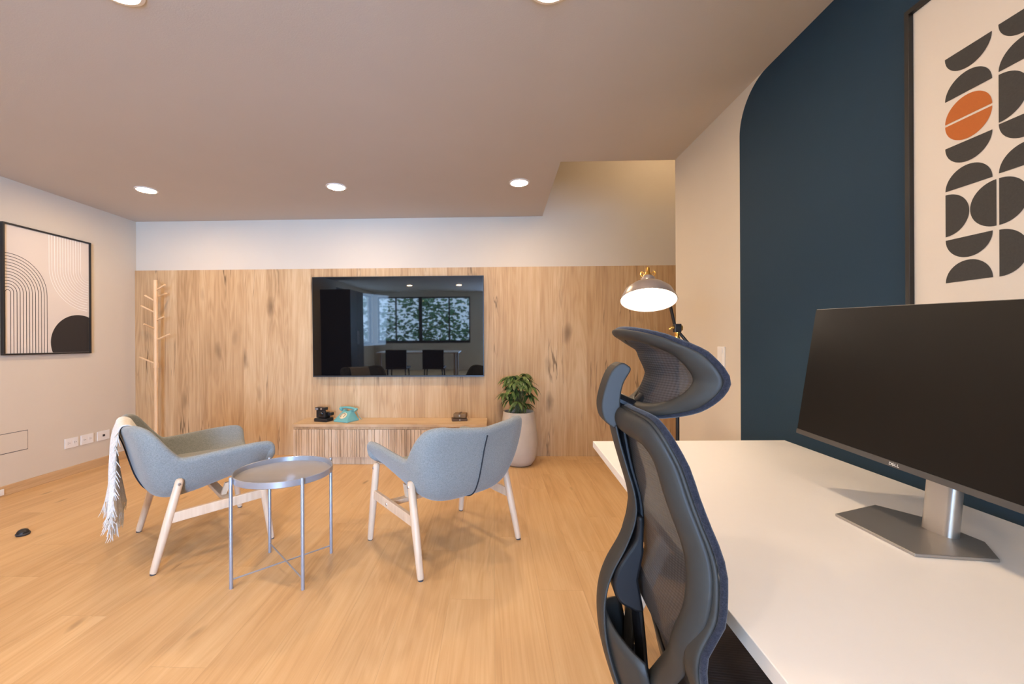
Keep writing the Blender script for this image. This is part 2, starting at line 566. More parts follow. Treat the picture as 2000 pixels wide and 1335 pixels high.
struct('added_daylight_blocker', B(0.45, XR, -2.05, -1.93, 0, ZC), M_wall)  # unseen stub added to keep the blue panel's light off the right side


def glass_mat():
    t = NT('window_glass')
    t.out(Base_Color=rgba((0.9, 0.97, 0.95)), Roughness=0.0, IOR=1.45)
    nt = t.t
    tr = nt.nodes.new('ShaderNodeBsdfTransparent'); gl = nt.nodes.new('ShaderNodeBsdfGlossy')
    gl.inputs['Roughness'].default_value = 0.0
    mx = nt.nodes.new('ShaderNodeMixShader'); mx.inputs[0].default_value = 0.06
    nt.links.new(tr.outputs[0], mx.inputs[1]); nt.links.new(gl.outputs[0], mx.inputs[2])
    nt.links.new(mx.outputs[0], nt.nodes['Material Output'].inputs['Surface'])
    return t.m


M_glass = glass_mat()
w = struct('window_1', B(-3.62, -0.72, YR - 0.03, YR, 0.84, 0.88), M_blackm)
bm = bmesh.new()
for x in (-3.60, -3.05, -2.28, -1.38, -0.74):
    t_ = 0.05 if x == -2.28 else 0.02
    box(bm, x - t_, x + t_, YR - 0.10, YR - 0.04, 0.88, 2.28)
box(bm, -3.62, -0.72, YR - 0.10, YR - 0.04, 0.88, 0.92); box(bm, -3.62, -0.72, YR - 0.10, YR - 0.04, 2.24, 2.28)
obj('window_frame', bm, M_blackm, w, local=False)
obj('glass', B(-3.6, -0.74, YR - 0.075, YR - 0.07, 0.9, 2.26), M_glass, w, local=False)
w = struct('window_2', B(XL - 0.03, XL, -4.45, -1.5, 0.81, 0.85), M_blackm)
bm = bmesh.new()
for y in (-4.43, -3.45, -2.5, -1.52):
    box(bm, XL - 0.10, XL - 0.04, y - 0.02, y + 0.02, 0.85, 2.3)
box(bm, XL - 0.10, XL - 0.04, -4.45, -1.5, 0.85, 0.89); box(bm, XL - 0.10, XL - 0.04, -4.45, -1.5, 2.26, 2.3)
obj('window_frame', bm, M_blackm, w, local=False)
obj('glass', B(XL - 0.075, XL - 0.07, -4.43, -1.52, 0.87, 2.28), M_glass, w, local=False)

d_ = struct('added_door', B(-0.1, 1.2, YR - 0.12, YR - 0.02, -0.001, 0.02), M_blackm)  # invented glazed door out of view, added as an opening for the blue panel
bm = bmesh.new()
for x in (-0.075, 0.55, 1.175):
    box(bm, x - 0.025, x + 0.025, YR - 0.10, YR - 0.04, 0.02, 2.25)
box(bm, -0.1, 1.2, YR - 0.10, YR - 0.04, 0.02, 0.07); box(bm, -0.1, 1.2, YR - 0.10, YR - 0.04, 2.2, 2.25)
obj('added_door_frame', bm, M_blackm, d_, local=False)
obj('glass', B(-0.08, 1.18, YR - 0.075, YR - 0.07, 0.05, 2.22), M_glass, d_, local=False)

# oak panelling, skirting, painted arch
struct('trim_1', B(XL + 0.002, 3.1, YB - 0.018, YB, 0.0, PT), M_panel)
struct('baseboard_left', B(XL, XL + 0.014, -1.4, YB - 0.019, 0, 0.075), M_base)
struct('baseboard_right', B(XR - 0.014, XR, YR, 3.0, 0, 0.075), M_base)
bm = bmesh.new()
pts = []
for k in range(17):                       # rounded upper corner, cut by the ceiling
    th = PI * 0.5 * k / 16
    y = 2.225 - 0.22 + 0.22 * math.cos(th); z = ZC - 0.0015 - 0.22 + 0.22 * math.sin(th)
    if z > ZC - 0.001:
        y_prev, z_prev = pts[-1][1], pts[-1][2]
        f = (ZC - 0.001 - z_prev) / (z - z_prev)
        pts.append((XR - 0.0015, y_prev + (y - y_prev) * f, ZC - 0.001)); break
    pts.append((XR - 0.0015, y, z))
poly = [(XR - 0.0015, 2.225, 0.076)] + pts + [(XR - 0.0015, -1.2, ZC - 0.001), (XR - 0.0015, -1.2, 0.076)]
prism(bm, poly, (0.0015, 0, 0))
struct('trim_2', bm, M_blue)

# ------------------------------------------------------------------ outdoors, seen through the windows (and in the television)
bm = bmesh.new()
for _ in range(16000):
    x = random.uniform(-11, 4); z = random.uniform(-0.3, 1) ** 1 * 2.9; y = -9.0 - random.uniform(0, 1.8) - 0.5 * math.sin(x * 1.3)
    if z > 1.5 and math.sin(x * 2.1 + z * 2) + random.uniform(-1, 1) > 0.7: continue
    s = random.uniform(0.05, 0.13)
    q = Matrix.Translation((x, y, z)) @ Matrix.Rotation(random.uniform(0, 6.3), 4, 'Z') @ Matrix.Rotation(random.uniform(-1, 1), 4, 'X') @ Matrix.Scale(s, 4)
    vs = [bm.verts.new(q @ Vector(p)) for p in ((-1, 0, 0), (-0.2, 0, 0.55), (1, 0, 0.1), (0.1, 0.2, -0.5))]
    bm.faces.new(vs)
t = NT('hedge_leaf'); t.out(Base_Color=(0.10, 0.24, 0.10, 1), Roughness=0.5, Transmission_Weight=0.0)
tag(obj('hedge', bm, t.m, smooth=False), 'leafy green hedge and treetops outside the windows', 'hedge', kind='stuff')
struct('ground_outside', B(-14, 6, -14, YR - 0.16, -0.4, -0.3), plain('garden_ground', (0.12, 0.16, 0.07), 0.9))

# ------------------------------------------------------------------ downlights
def downlight(x, y, label, z=ZC):
    t_ = thing('ceiling_downlight', label, 'ceiling light', (x, y, z))
    obj('trim_ring', lathe(bmesh.new(), [(0.068, -0.0005), (0.082, -0.0005), (0.082, -0.004), (0.068, -0.007), (0.068, -0.0005)]), M_white, t_, smooth=True)
    obj('diffuser', lathe(bmesh.new(), [(0, -0.0045), (0.0675, -0.0045), (0.0675, -0.001), (0, -0.001)]), M_lamp, t_, smooth=True)
    return t_


downlight(-2.876, 3.399, 'round recessed ceiling light above the coat rack corner, at the left')
downlight(-1.28, 3.398, 'round recessed ceiling light in front of the television, middle of the row of three')
downlight(0.211, 3.373, 'round recessed ceiling light beside the ceiling cutout, rightmost of its row')
downlight(-1.349, 1.468, 'round ceiling light cut by the top edge of the photo, at the left')
downlight(0.212, 1.515, 'round ceiling light cut by the top edge of the photo, at the centre')
for x, y, w_ in ((-2.88, 1.5, 'left wall near the camera'), (-2.88, -0.5, 'left wall behind the camera'), (-1.3, -0.5, 'dining chairs'), (0.21, -0.6, 'room directly behind the camera'),
                 (-2.2, -2.6, 'white dining table side'), (-0.9, -2.6, 'rear window end')):
    downlight(x, y, 'round recessed ceiling light over the ' + w_)
downlight(1.75, 3.6, 'round light in the high ceiling of the void beyond the right wall', z=ZV)

# ------------------------------------------------------------------ television
tv = thing('television', 'large flat black television mounted on the oak wall panelling', 'television', (-0.968, YB - 0.06, 1.318))
tilt = Matrix.Rotation(math.radians(1.0), 4, 'X')
TW, TH = 1.775 / 2 * 0.983, 1.025 / 2 * 0.99
obj('wall_bracket', B(-0.25, 0.25, 0.0, 0.042, -0.2, 0.2), M_black, tv)
obj('casing', B(-TW, TW, -0.012, 0.022, -TH, TH, M=tilt), M_black, tv, bevel=0.003)
obj('screen', B(-TW + 0.008, TW - 0.008, -0.0135, -0.011, -TH + 0.014, TH - 0.007, M=tilt), M_screen, tv)
obj('lower_edge', B(-TW + 0.001, TW - 0.001, -0.0145, -0.010, -TH - 0.001, -TH + 0.006, M=tilt), plain('tv_edge_grey', (0.06, 0.07, 0.08), 0.3, 0.6), tv)

# ------------------------------------------------------------------ media console
cx0, cx1, cyf, cyb = -1.905, -0.075, 3.925, YB - 0.02
mc = thing('media_console', 'low oak media console with fluted doors under the television', 'cabinet', ((cx0 + cx1) / 2, 4.1, 0))
obj('top_panel', B(cx0 - 0.008, cx1 + 0.008, cyf - 0.008, cyb, 0.362, 0.387), M_cab, mc, local=False, bevel=0.0015)
bm = bmesh.new()
box(bm, cx0 + 0.003, cx1 - 0.003, cyf + 0.024, cyb, 0.074, 0.3615)
obj('body', bm, M_slat, mc, local=False)
obj('plinth', B(cx0 + 0.02, cx1 - 0.02, cyf + 0.035, cyb - 0.02, 0, 0.0735), M_slat, mc, local=False)
obj('rail', B(cx0, cx1, cyf + 0.012, cyf + 0.0235, 0.337, 0.3615), M_panel, mc, local=False)
nd = 6
dw = (cx1 - cx0) / nd
for i in range(nd):
    bm = bmesh.new()
    a, b = cx0 + i * dw + 0.002, cx0 + (i + 1) * dw - 0.002
    box(bm, a, b, cyf + 0.014, cyf + 0.0235, 0.076, 0.336)
    x = a
    while x < b - 0.012:
        sw = random.choice((0.018, 0.026, 0.036, 0.05, 0.03))
        x2 = min(x + sw, b)
        if b - x2 < 0.014: x2 = b
        box(bm, x, x2 - 0.0035, cyf + random.choice((0.0, 0.003)), cyf + 0.0145, 0.076, 0.336)
        x = x2
    obj('door', bm, M_slat, mc, local=False, bevel=0.0)

# ------------------------------------------------------------------ things on the console
zt = 0.387
ic = thing('instant_camera', 'black folding instant camera standing on the console left of the phone', 'camera', (-1.675, 4.08, zt), math.radians(-14))
bm = bmesh.new()
prism(bm, [(-0.072, -0.055, 0), (0.072, -0.055, 0), (0.078, 0.05, 0), (0.05, 0.085, 0), (-0.05, 0.085, 0), (-0.078, 0.05, 0)], (0, 0, 0.034))
obj('film_body', bm, M_black, ic, bevel=0.008)
obj('bellows', B(-0.042, 0.042, -0.028, 0.05, 0.034, 0.088), M_framek, ic, bevel=0.006)
obj('lens_front', B(-0.052, 0.046, -0.044, -0.020, 0.040, 0.112), M_black, ic, bevel=0.006)
obj('flash_bar', B(-0.066, 0.046, -0.046, 0.012, 0.112, 0.140), M_black, ic, bevel=0.006)
R90 = Matrix.Rotation(PI / 2, 4, 'X')
obj('lens', lathe(bmesh.new(), [(0, 0.014), (0.015, 0.012), (0.021, 0.008), (0.022, 0.0)], M=Matrix.Translation((0.004, -0.044, 0.078)) @ R90, segs=24), M_screen, ic, smooth=True)
obj('flash', B(-0.058, -0.028, -0.0475, -0.046, 0.116, 0.134), plain('smoky_grey', (0.25, 0.26, 0.28), 0.2), ic)
obj('viewfinder', lathe(bmesh.new(), [(0, 0.003), (0.009, 0.003), (0.009, 0)], M=Matrix.Translation((0.008, -0.046, 0.126)) @ R90, segs=20), M_alu, ic)
obj('eyepiece', B(0.046, 0.085, -0.005, 0.05, 0.055, 0.085), M_black, ic, bevel=0.006)

ph = thing('rotary_telephone', 'small teal rotary telephone with cream dial on the console', 'telephone', (-1.452, 4.09, zt), math.radians(-24))
bm = bmesh.new()
rows = []
for z, hw, y0, y1 in ((0, 0.088, -0.085, 0.085), (0.014, 0.088, -0.085, 0.085), (0.024, 0.080, -0.074, 0.078), (0.055, 0.068, -0.040, 0.066), (0.082, 0.058, -0.008, 0.054), (0.096, 0.054, 0.006, 0.05)):
    rows.append([(-hw, y0, z), (hw, y0, z), (hw, y1, z), (-hw, y1, z)])
V = grid(bm, rows, closed_u=True)
bm.faces.new(V[0][::-1]); bm.faces.new(V[-1])
obj('body', bm, M_teal, ph, bevel=0.006)
dM = Matrix.Translation((0, -0.041, 0.058)) @ Matrix.Rotation(math.radians(40), 4, 'X')
dl = obj('dial', lathe(bmesh.new(), [(0, 0.008), (0.012, 0.008), (0.014, 0.005), (0.034, 0.005), (0.038, 0.002), (0.038, -0.004)], M=dM, segs=32), M_cream, ph, smooth=True)
for k in range(10):
    a = math.radians(-40 + 30 * k)
    obj('finger_hole', lathe(bmesh.new(), [(0, 0.0062), (0.0045, 0.0062), (0.0045, 0.004)], M=dM @ Matrix.Translation((0.024 * math.cos(a), 0.024 * math.sin(a), 0)), segs=12), M_hole, dl)
for s in (-1, 1):
    obj('cradle', B(s * 0.045 - 0.012, s * 0.045 + 0.012, 0.010, 0.048, 0.094, 0.108), M_teal, ph, bevel=0.003)
bm = bmesh.new()
hp = spline([(-0.098, 0.032, 0.104), (-0.075, 0.03, 0.122), (0, 0.03, 0.128), (0.075, 0.03, 0.122), (0.098, 0.032, 0.104)], 5)
tube(bm, hp, [0.022 if i < 4 or i > len(hp) - 5 else 0.0115 for i in range(len(hp))], 14)
obj('handset', bm, M_teal, ph, smooth=True)
bm = bmesh.new()
tube(bm, [(0.09 + 0.0 + 0.02 * (i / 40.0) + 0.004 * math.cos(i * 1.3), 0.05 + 0.05 * (i / 40.0) + 0.004 * math.sin(i * 1.3), 0.01 + 0.08 * (1 - i / 40.0) ** 2) for i in range(41)], 0.002, 6)
obj('cord', bm, M_teal, ph, smooth=True)

def notebook(name_, loc, rz, w, d, h, m, label):
    t_ = thing('leather_case', label, 'case', loc, rz)
    obj('cover', B(-w / 2, w / 2, -d / 2, d / 2, 0, h), m, t_, bevel=0.006)
    obj('strap', B(-0.008, 0.008, -d / 2 - 0.002, d / 2 + 0.002, h - 0.001, h + 0.003), M_leather2, t_)
    obj('clasp', B(-0.006, 0.006, -d / 2 - 0.006, -d / 2 - 0.001, h * 0.35, h * 0.75), M_alu, t_)
    return t_


notebook('a', (-0.34, 4.13, zt), 0.15, 0.15, 0.11, 0.026, M_leather2, 'dark brown leather case lying flat on the console, lower of two')
notebook('b', (-0.33, 4.135, zt + 0.0295), -0.1, 0.125, 0.10, 0.042, M_leather, 'tan brown leather case stacked on the darker one on the console')

# ------------------------------------------------------------------ potted plant
px_, py_ = 0.236, 3.99
pp = thing('potted_plant', 'umbrella plant in a tall rounded concrete pot beside the television', 'potted plant', (px_, py_, 0))
prof = [(0, 0), (0.095, 0), (0.125, 0.012), (0.155, 0.06), (0.172, 0.13), (0.178, 0.20), (0.172, 0.30), (0.160, 0.40), (0.150, 0.47), (0.148, 0.495), (0.143, 0.502), (0.135, 0.498), (0.133, 0.46), (0.13, 0.44)]
obj('pot', lathe(bmesh.new(), prof, segs=64), M_concrete, pp, smooth=True)
obj('soil', lathe(bmesh.new(), [(0, 0.475), (0.10, 0.472), (0.134, 0.465), (0.134, 0.44), (0, 0.44)], segs=32), M_soil, pp)
stem = bmesh.new(); fol = bmesh.new()


def leaflet(bm, base, d, L, W, droop):
    d = Vector(d).normalized()
    side = d.cross(Vector((0, 0, 1)))
    if side.length < 0.1: side = Vector((1, 0, 0))
    side.normalize()
    side = (side + Vector((0, 0, random.uniform(-0.5, 0.5)))).normalized()
    n = 7
    prev = None
    for i in range(n + 1):
        t = i / n
        p = Vector(base) + d * L * t + Vector((0, 0, -droop * L * t * t))
        wv = W * math.sin(PI * min(1, t * 0.93 + 0.05)) ** 0.8
        if i == n: wv = W * 0.03
        nrm = side.cross(d)
        a, m_, b = p - side * wv + nrm * wv * 0.25, p, p + side * wv + nrm * wv * 0.25
        cur = [bm.verts.new(a), bm.verts.new(m_), bm.verts.new(b)]
        if prev:
            bm.faces.new((prev[0], prev[1], cur[1], cur[0])); bm.faces.new((prev[1], prev[2], cur[2], cur[1]))
        prev = cur


random.seed(11)
for k in range(34):
    ang = random.uniform(0, 2 * PI)
    ht = random.uniform(0.06, 0.36) if k > 6 else random.uniform(0.30, 0.38)
    rad = random.uniform(0.03, 0.13) * (1.25 if 0.12 < ht < 0.3 else 0.95)
    b0 = Vector((random.uniform(-0.04, 0.04), random.uniform(-0.04, 0.04), 0.47))
    tip = Vector((math.cos(ang) * rad + 0.01, math.sin(ang) * rad, 0.47 + ht))
    mid_ = (b0 + tip) / 2 + Vector((math.cos(ang) * 0.0, 0, 0.04))
    tube(stem, spline([b0, mid_, tip], 5), 0.0028, 6)
    nl = random.choice((6, 7, 8))
    for j in range(nl):
        a2 = 2 * PI * j / nl + random.uniform(-0.2, 0.2)
        out = Vector((math.cos(a2), math.sin(a2), 0)) + Vector((math.cos(ang), math.sin(ang), 0)) * 0.45
        out.z = random.uniform(-0.2, 0.25)
        leaflet(fol, tip, out, random.uniform(0.07, 0.115), random.uniform(0.013, 0.02), random.uniform(0.5, 1.0))
obj('stem', stem, M_stem, pp, smooth=True)
obj('foliage', fol, M_leaf, pp, smooth=True, angle=0)

# ------------------------------------------------------------------ coat rack
rx, ry = -3.363, 4.08
cr = thing('coat_rack', 'slim wooden coat rack with short pegs in the left corner', 'coat rack', (rx, ry, 0))
obj('pole', tube(bmesh.new(), [(0, 0, 0.05), (0, 0, 0.94)], 0.017, 16), M_rack, cr, smooth=True)
obj('upper_pole', tube(bmesh.new(), [(0, 0, 0.94), (0, 0, 1.37), (0, 0, 1.787)], [0.0195, 0.0195, 0.0185], 16), M_rack, cr, smooth=True)
obj('collar', tube(bmesh.new(), [(0, 0, 0.915), (0, 0, 0.965)], 0.0215, 16), M_rack, cr, smooth=True)
for a, b in (((0, 0, 1.685), (0.105, -0.01, 1.74)), ((0, 0, 1.385), (0.094, -0.01, 1.424)), ((0, 0, 1.19), (0.134, 0.01, 1.251)),
             ((0, 0, 1.575), (-0.094, -0.02, 1.635)), ((0, 0, 1.462), (-0.142, -0.01, 1.533)), ((0, 0, 0.955), (-0.160, -0.01, 1.022)),
             ((0, 0, 1.62), (0.02, 0.12, 1.67)), ((0, 0, 1.30), (-0.02, -0.12, 1.345))):
    a = Vector(a); b = Vector(b)
    obj('peg', tube(bmesh.new(), [a, a.lerp(b, 0.9), b], [0.0078, 0.0085, 0.0075], 12), M_rack, cr, smooth=True)
for k in range(3):
    a = math.radians(185 + 120 * k)
    e = Vector((math.cos(a) * 0.265, math.sin(a) * 0.265 * 0.72, 0.012))
    obj('foot', tube(bmesh.new(), spline([(math.cos(a) * 0.01, math.sin(a) * 0.01, 0.14), (e.x * 0.5, e.y * 0.5, 0.085), e], 6), 0.0115, 12), M_rack, cr, smooth=True)

# ------------------------------------------------------------------ armchairs
def shell_grid():
    #      centre (u,z)      corner K (u,w,z)        rim R (u,w,z)
    st = [((0.250, 0.415), (0.262, 0.262, 0.440), (0.272, 0.322, 0.500)),
          ((0.238, 0.410), (0.250, 0.262, 0.435), (0.268, 0.330, 0.543)),
          ((0.200, 0.402), (0.212, 0.262, 0.425), (0.235, 0.336, 0.562)),
          ((0.100, 0.380), (0.110, 0.260, 0.395), (0.120, 0.338, 0.560)),
          ((0.000, 0.358), (0.000, 0.258, 0.365), (0.000, 0.338, 0.550)),
          ((-0.110, 0.340), (-0.110, 0.258, 0.336), (-0.110, 0.335, 0.541)),
          ((-0.200, 0.336), (-0.200, 0.260, 0.328), (-0.172, 0.332, 0.543)),
          ((-0.265, 0.360), (-0.255, 0.268, 0.352), (-0.208, 0.333, 0.572)),
          ((-0.305, 0.430), (-0.290, 0.282, 0.425), (-0.248, 0.337, 0.622)),
          ((-0.332, 0.520), (-0.312, 0.298, 0.520), (-0.278, 0.330, 0.664)),
          ((-0.354, 0.605), (-0.330, 0.298, 0.612), (-0.308, 0.314, 0.700)),
          ((-0.374, 0.665), (-0.350, 0.275, 0.682), (-0.334, 0.286, 0.716)),
          ((-0.384, 0.694), (-0.364, 0.215, 0.712), (-0.352, 0.240, 0.720))]
    # densify stations
    n = 4
    Cs = spline([(c[0], 0, c[1]) for c, k, r in st], n)
    Ks = spline([k for c, k, r in st], n)
    Rs = spline([r for c, k, r in st], n)
    rows = []
    for c, k, r in zip(Cs, Ks, Rs):
        half = []
        p0, p3 = c, r
        p1 = c.lerp(k, 0.90); p2 = r.lerp(k, 0.86)
        for i in range(15):
            t = i / 14
            half.append(p0 * (1 - t) ** 3 + p1 * 3 * t * (1 - t) ** 2 + p2 * 3 * t * t * (1 - t) + p3 * t ** 3)
        left = [Vector((p.x, p.y, p.z)) for p in half]
        right = [Vector((p.x, -p.y, p.z)) for p in half[1:]][::-1]
        rows.append(right + left)
    return rows, Cs


def make_armchair(label, loc, rot):
    t_ = thing('armchair', label, 'armchair', loc, rot, None)
    rows, Cs = shell_grid()
    bm = bmesh.new()
    thick(bm, rows, 0.021, 6)
    obj('upholstered_shell', bm, M_chair, t_, smooth=True, angle=0, subsurf=1)
    # seat cushion
    bm = bmesh.new()
    rows = []
    for z, s in ((0.395, 0.86), (0.405, 0.95), (0.43, 1.0), (0.452, 0.97), (0.462, 0.88), (0.466, 0.5), (0.466, 0.05)):
        ring = []
        for k in range(40):
            th = 2 * PI * k / 40
            c, s_ = math.cos(th), math.sin(th)
            q = 0.32
            ring.append((0.0 + 0.245 * s * abs(c) ** q * (1 if c > 0 else -1), 0.245 * s * abs(s_) ** q * (1 if s_ > 0 else -1), z))
        rows.append(ring)
    V = grid(bm, rows, closed_u=True)
    bm.faces.new(V[0][::-1]); bm.faces.new(V[-1])
    obj('seat_cushion', bm, M_chair, t_, smooth=True)
    # back seam (outer face, centre)
    bm = bmesh.new()
    sp_ = [Vector((c.x, 0.0, c.z)) for c in Cs[25:47]]
    off = []
    for i, p in enumerate(sp_):
        tt = (sp_[min(i + 1, len(sp_) - 1)] - sp_[max(i - 1, 0)]).normalized()
        nrm = Vector((-tt.z, 0, tt.x))
        if nrm.x > 0: nrm = -nrm
        off.append(p + nrm * 0.0235)
    tube(bm, off, 0.0035, 8)
    obj('back_zip', bm, M_seam, t_)
    # legs and rails
    for s in (-1, 1):
        for (fu, tu) in ((-0.288, -0.172), (0.268, 0.205)):
            f = Vector((fu, s * 0.333, 0.006)); tp = Vector((tu, s * 0.318, 0.452))
            if tu > 0: tp = Vector((tu, s * 0.322, 0.462))
            d = (tp - f)
            pts = [f, f + d * 0.02, f.lerp(tp, 0.5), tp - d * 0.035, tp - d * 0.012, tp]
            lg = obj('leg', tube(bmesh.new(), pts, [0.0145, 0.017, 0.0205, 0.0195, 0.016, 0.008], 20), M_birch, t_, smooth=True)
            obj('foot_pad', tube(bmesh.new(), [f + Vector((0, 0, -0.006)), f + Vector((0, 0, 0.001))], 0.0135, 16), M_hole, lg)
            q = f.lerp(tp, 0.94) + Vector((0, s * 0.0185, 0))
            obj('screw', lathe(bmesh.new(), [(0, 0.004), (0.006, 0.003), (0.008, 0)], M=Matrix.Translation(q) @ Matrix.Rotation(-s * PI / 2, 4, 'X'), segs=16), M_screw, lg, smooth=True)
        # side rail between front and rear leg
        a = Vector((-0.288, s * 0.333, 0.006)).lerp(Vector((-0.172, s * 0.318, 0.452)), 0.56)
        b = Vector((0.268, s * 0.333, 0.006)).lerp(Vector((0.205, s * 0.322, 0.462)), 0.60)
        a.z, b.z = 0.262, 0.275
        rail = obj('side_rail', prism(bmesh.new(), [(a.x, a.y - 0.011, a.z - 0.030), (b.x, b.y - 0.011, b.z - 0.020), (b.x, b.y - 0.011, b.z + 0.030), (a.x, a.y - 0.011, a.z + 0.022)], (0, 0.022, 0)), M_birch, t_, bevel=0.003)
        mid_ = a.lerp(b, 0.62)
        obj('screw', lathe(bmesh.new(), [(0, 0.004), (0.006, 0.003), (0.008, 0)], M=Matrix.Translation((mid_.x, mid_.y + s * 0.011, mid_.z)) @ Matrix.Rotation(-s * PI / 2, 4, 'X'), segs=16), M_screw, rail, smooth=True)
    obj('cross_rail', B(0.03, 0.075, -0.330, 0.330, 0.262, 0.286), M_birch, t_, bevel=0.003)
    for s in (-1, 1):
        obj('support_block', prism(bmesh.new(), [(0.035, s * 0.20, 0.286), (0.06, s * 0.20, 0.286), (0.085, s * 0.20, 0.352), (0.055, s * 0.20, 0.350)], (0, s * 0.02, 0)), M_birch, t_)
    return t_


ac1 = make_armchair('pale blue armchair with a cream throw over its back, at the left', (-1.742, 2.483, 0), math.radians(45.7))
ac2 = copy_tree(ac1)
ac2.location = (-0.300, 2.459, 0)
ac2.rotation_euler = (0, 0, math.radians(131.6))
ac2['label'] = 'pale blue armchair seen from behind with a dark back seam, right of the round table'
for o_ in (ac1, ac2): o_['group'] = 'pale blue lounge armchairs'

# ------------------------------------------------------------------ throw on the left armchair
th_ = thing('throw_blanket', 'cream woven throw with fringe hanging over the back of the left armchair', 'blanket', (-1.742, 2.483, 0), math.radians(45.7))
bm = bmesh.new()
prof = [(-0.268, 0.55), (-0.308, 0.63), (-0.336, 0.685), (-0.352, 0.708), (-0.380, 0.7195), (-0.404, 0.709), (-0.414, 0.67), (-0.418, 0.6), (-0.418, 0.5), (-0.416, 0.4), (-0.414, 0.32), (-0.412, 0.26)]
ps = spline([(a, 0, b) for a, b in prof], 5)
rows = []
nseg = 56
for j, p in enumerate(ps):
    s = j / (len(ps) - 1)
    row = []
    hang = max(0, (s - 0.50) / 0.50)
    for i in range(nseg + 1):
        q = i / nseg
        w_ = -0.125 + 0.30 * q * (1 - 0.10 * hang)
        fold = 0.5 + 0.5 * math.sin(q * 19 + 1.1 * math.sin(s * 4)) + 0.15 * math.sin(q * 43)
        u_ = p.x + hang * (-0.030 + 0.085 * fold * (0.35 + 0.65 * q))
        z_ = p.z + 0.004
        k_ = 1 - hang
        u_ += 0.37 * w_ * w_ * k_
        z_ += 0.35 * w_ * w_ * k_ - hang * (0.05 * (1 - q) ** 2 - 0.02 * math.sin(q * 9))
        row.append((u_, w_, z_))
    rows.append(row)
tips = rows[-1]
grid(bm, rows)
tb = obj('cloth', bm, M_throw, th_, smooth=True, solid=0.006, angle=0)
bm = bmesh.new()
random.seed(3)
for i in range(0, nseg + 1):
    for _ in range(2):
        p = Vector(tips[i]) + Vector((0, random.uniform(-0.004, 0.004), 0.006))
        L = random.uniform(0.05, 0.10)
        dx, dy = random.uniform(-0.035, 0.008), random.uniform(-0.02, 0.02)
        tube(bm, [p, p + Vector((dx * 0.3, dy * 0.3 + random.uniform(-0.006, 0.006), -L * 0.4)), p + Vector((dx * 0.6, dy * 0.8, -L * 0.75)), p + Vector((dx, dy, -L))], [0.0022, 0.0025, 0.002, 0.001], 5)
# fringe along the near side edge
for j in range(28, len(rows)):
    p = Vector(rows[j][0])
    for _ in range(2):
        L = random.uniform(0.02, 0.055)
        dx, dy = random.uniform(-0.022, 0.022), random.uniform(-0.016, 0.0)
        tube(bm, [p, p + Vector((dx * 0.4, dy, -L * 0.3)), p + Vector((dx, dy * 1.2, -L))], [0.0022, 0.0022, 0.001], 5)
obj('fringe', bm, M_throw, th_, smooth=True)

# ------------------------------------------------------------------ tray table
tt_ = thing('tray_table', 'small round grey metal tray table between the two armchairs', 'side table', (-1.068, 2.108, 0))
RT = 0.233
obj('tray', lathe(bmesh.new(), [(0, 0.486), (RT - 0.004, 0.486), (RT, 0.489), (RT, 0.516), (RT - 0.003, 0.518), (RT - 0.006, 0.515), (RT - 0.007, 0.493), (RT - 0.012, 0.490), (0, 0.490)], segs=96), M_tray, tt_, smooth=True)
feet = [(-0.166, -0.168), (0.168, -0.168), (0.168, 0.168), (-0.170, 0.170)]
for fx, fy in feet:
    k = (RT + 0.009) / math.hypot(fx, fy)
    obj('leg', tube(bmesh.new(), [(fx * k, fy * k, 0), (fx * k, fy * k, 0.519), (fx * k, fy * k, 0.524)], [0.0085, 0.0085, 0.006], 14), M_tray, tt_, smooth=True)
k = (RT + 0.009) / math.hypot(*feet[0])
for a, b, z in ((0, 2, 0.042), (1, 3, 0.050)):
    obj('cross_rod', tube(bmesh.new(), [(feet[a][0] * k, feet[a][1] * k, z), (feet[b][0] * k, feet[b][1] * k, z)], 0.0038, 10), M_tray, tt_, smooth=True)

# ------------------------------------------------------------------ left picture
PL0, PL1, PZ0, PZ1 = 3.068, 3.768, 1.070, 2.088
lp = thing('framed_print', 'black framed print of arches, white lines and a dark semicircle on the left wall', 'picture', (XL, (PL0 + PL1) / 2, PZ0))


def wallframe(parent, x0, x1, y0, y1, z0, z1, t, m):
    bm = bmesh.new()
    box(bm, x0, x1, y0, y1, z0, z0 + t); box(bm, x0, x1, y0, y1, z1 - t, z1)
    box(bm, x0, x1, y0, y0 + t, z0 + t, z1 - t); box(bm, x0, x1, y1 - t, y1, z0 + t, z1 - t)
    return obj('frame', bm, m, parent, local=False, bevel=0.001)


wallframe(lp, XL + 0.001, XL + 0.026, PL0, PL1, PZ0, PZ1, 0.013, M_blackm)
obj('print', B(XL + 0.002, XL + 0.014, PL0 + 0.013, PL1 - 0.013, PZ0 + 0.013, PZ1 - 0.013), M_paperL, lp, local=False)
XA = XL + 0.0145


def strip(bm, pts, w, x=XA):
    """flat line in the plane x=const through (y,z) points"""
    for (a, b) in zip(pts, pts[1:]):
        a = Vector(a); b = Vector(b)
        d = (b - a); n = Vector((-d.y, d.x)).normalized() * w / 2
        d = d.normalized() * w * 0.15
        vs = [bm.verts.new((x, p.x, p.y)) for p in (a - n - d, b - n + d, b + n + d, a + n - d)]
        bm.faces.new(vs)


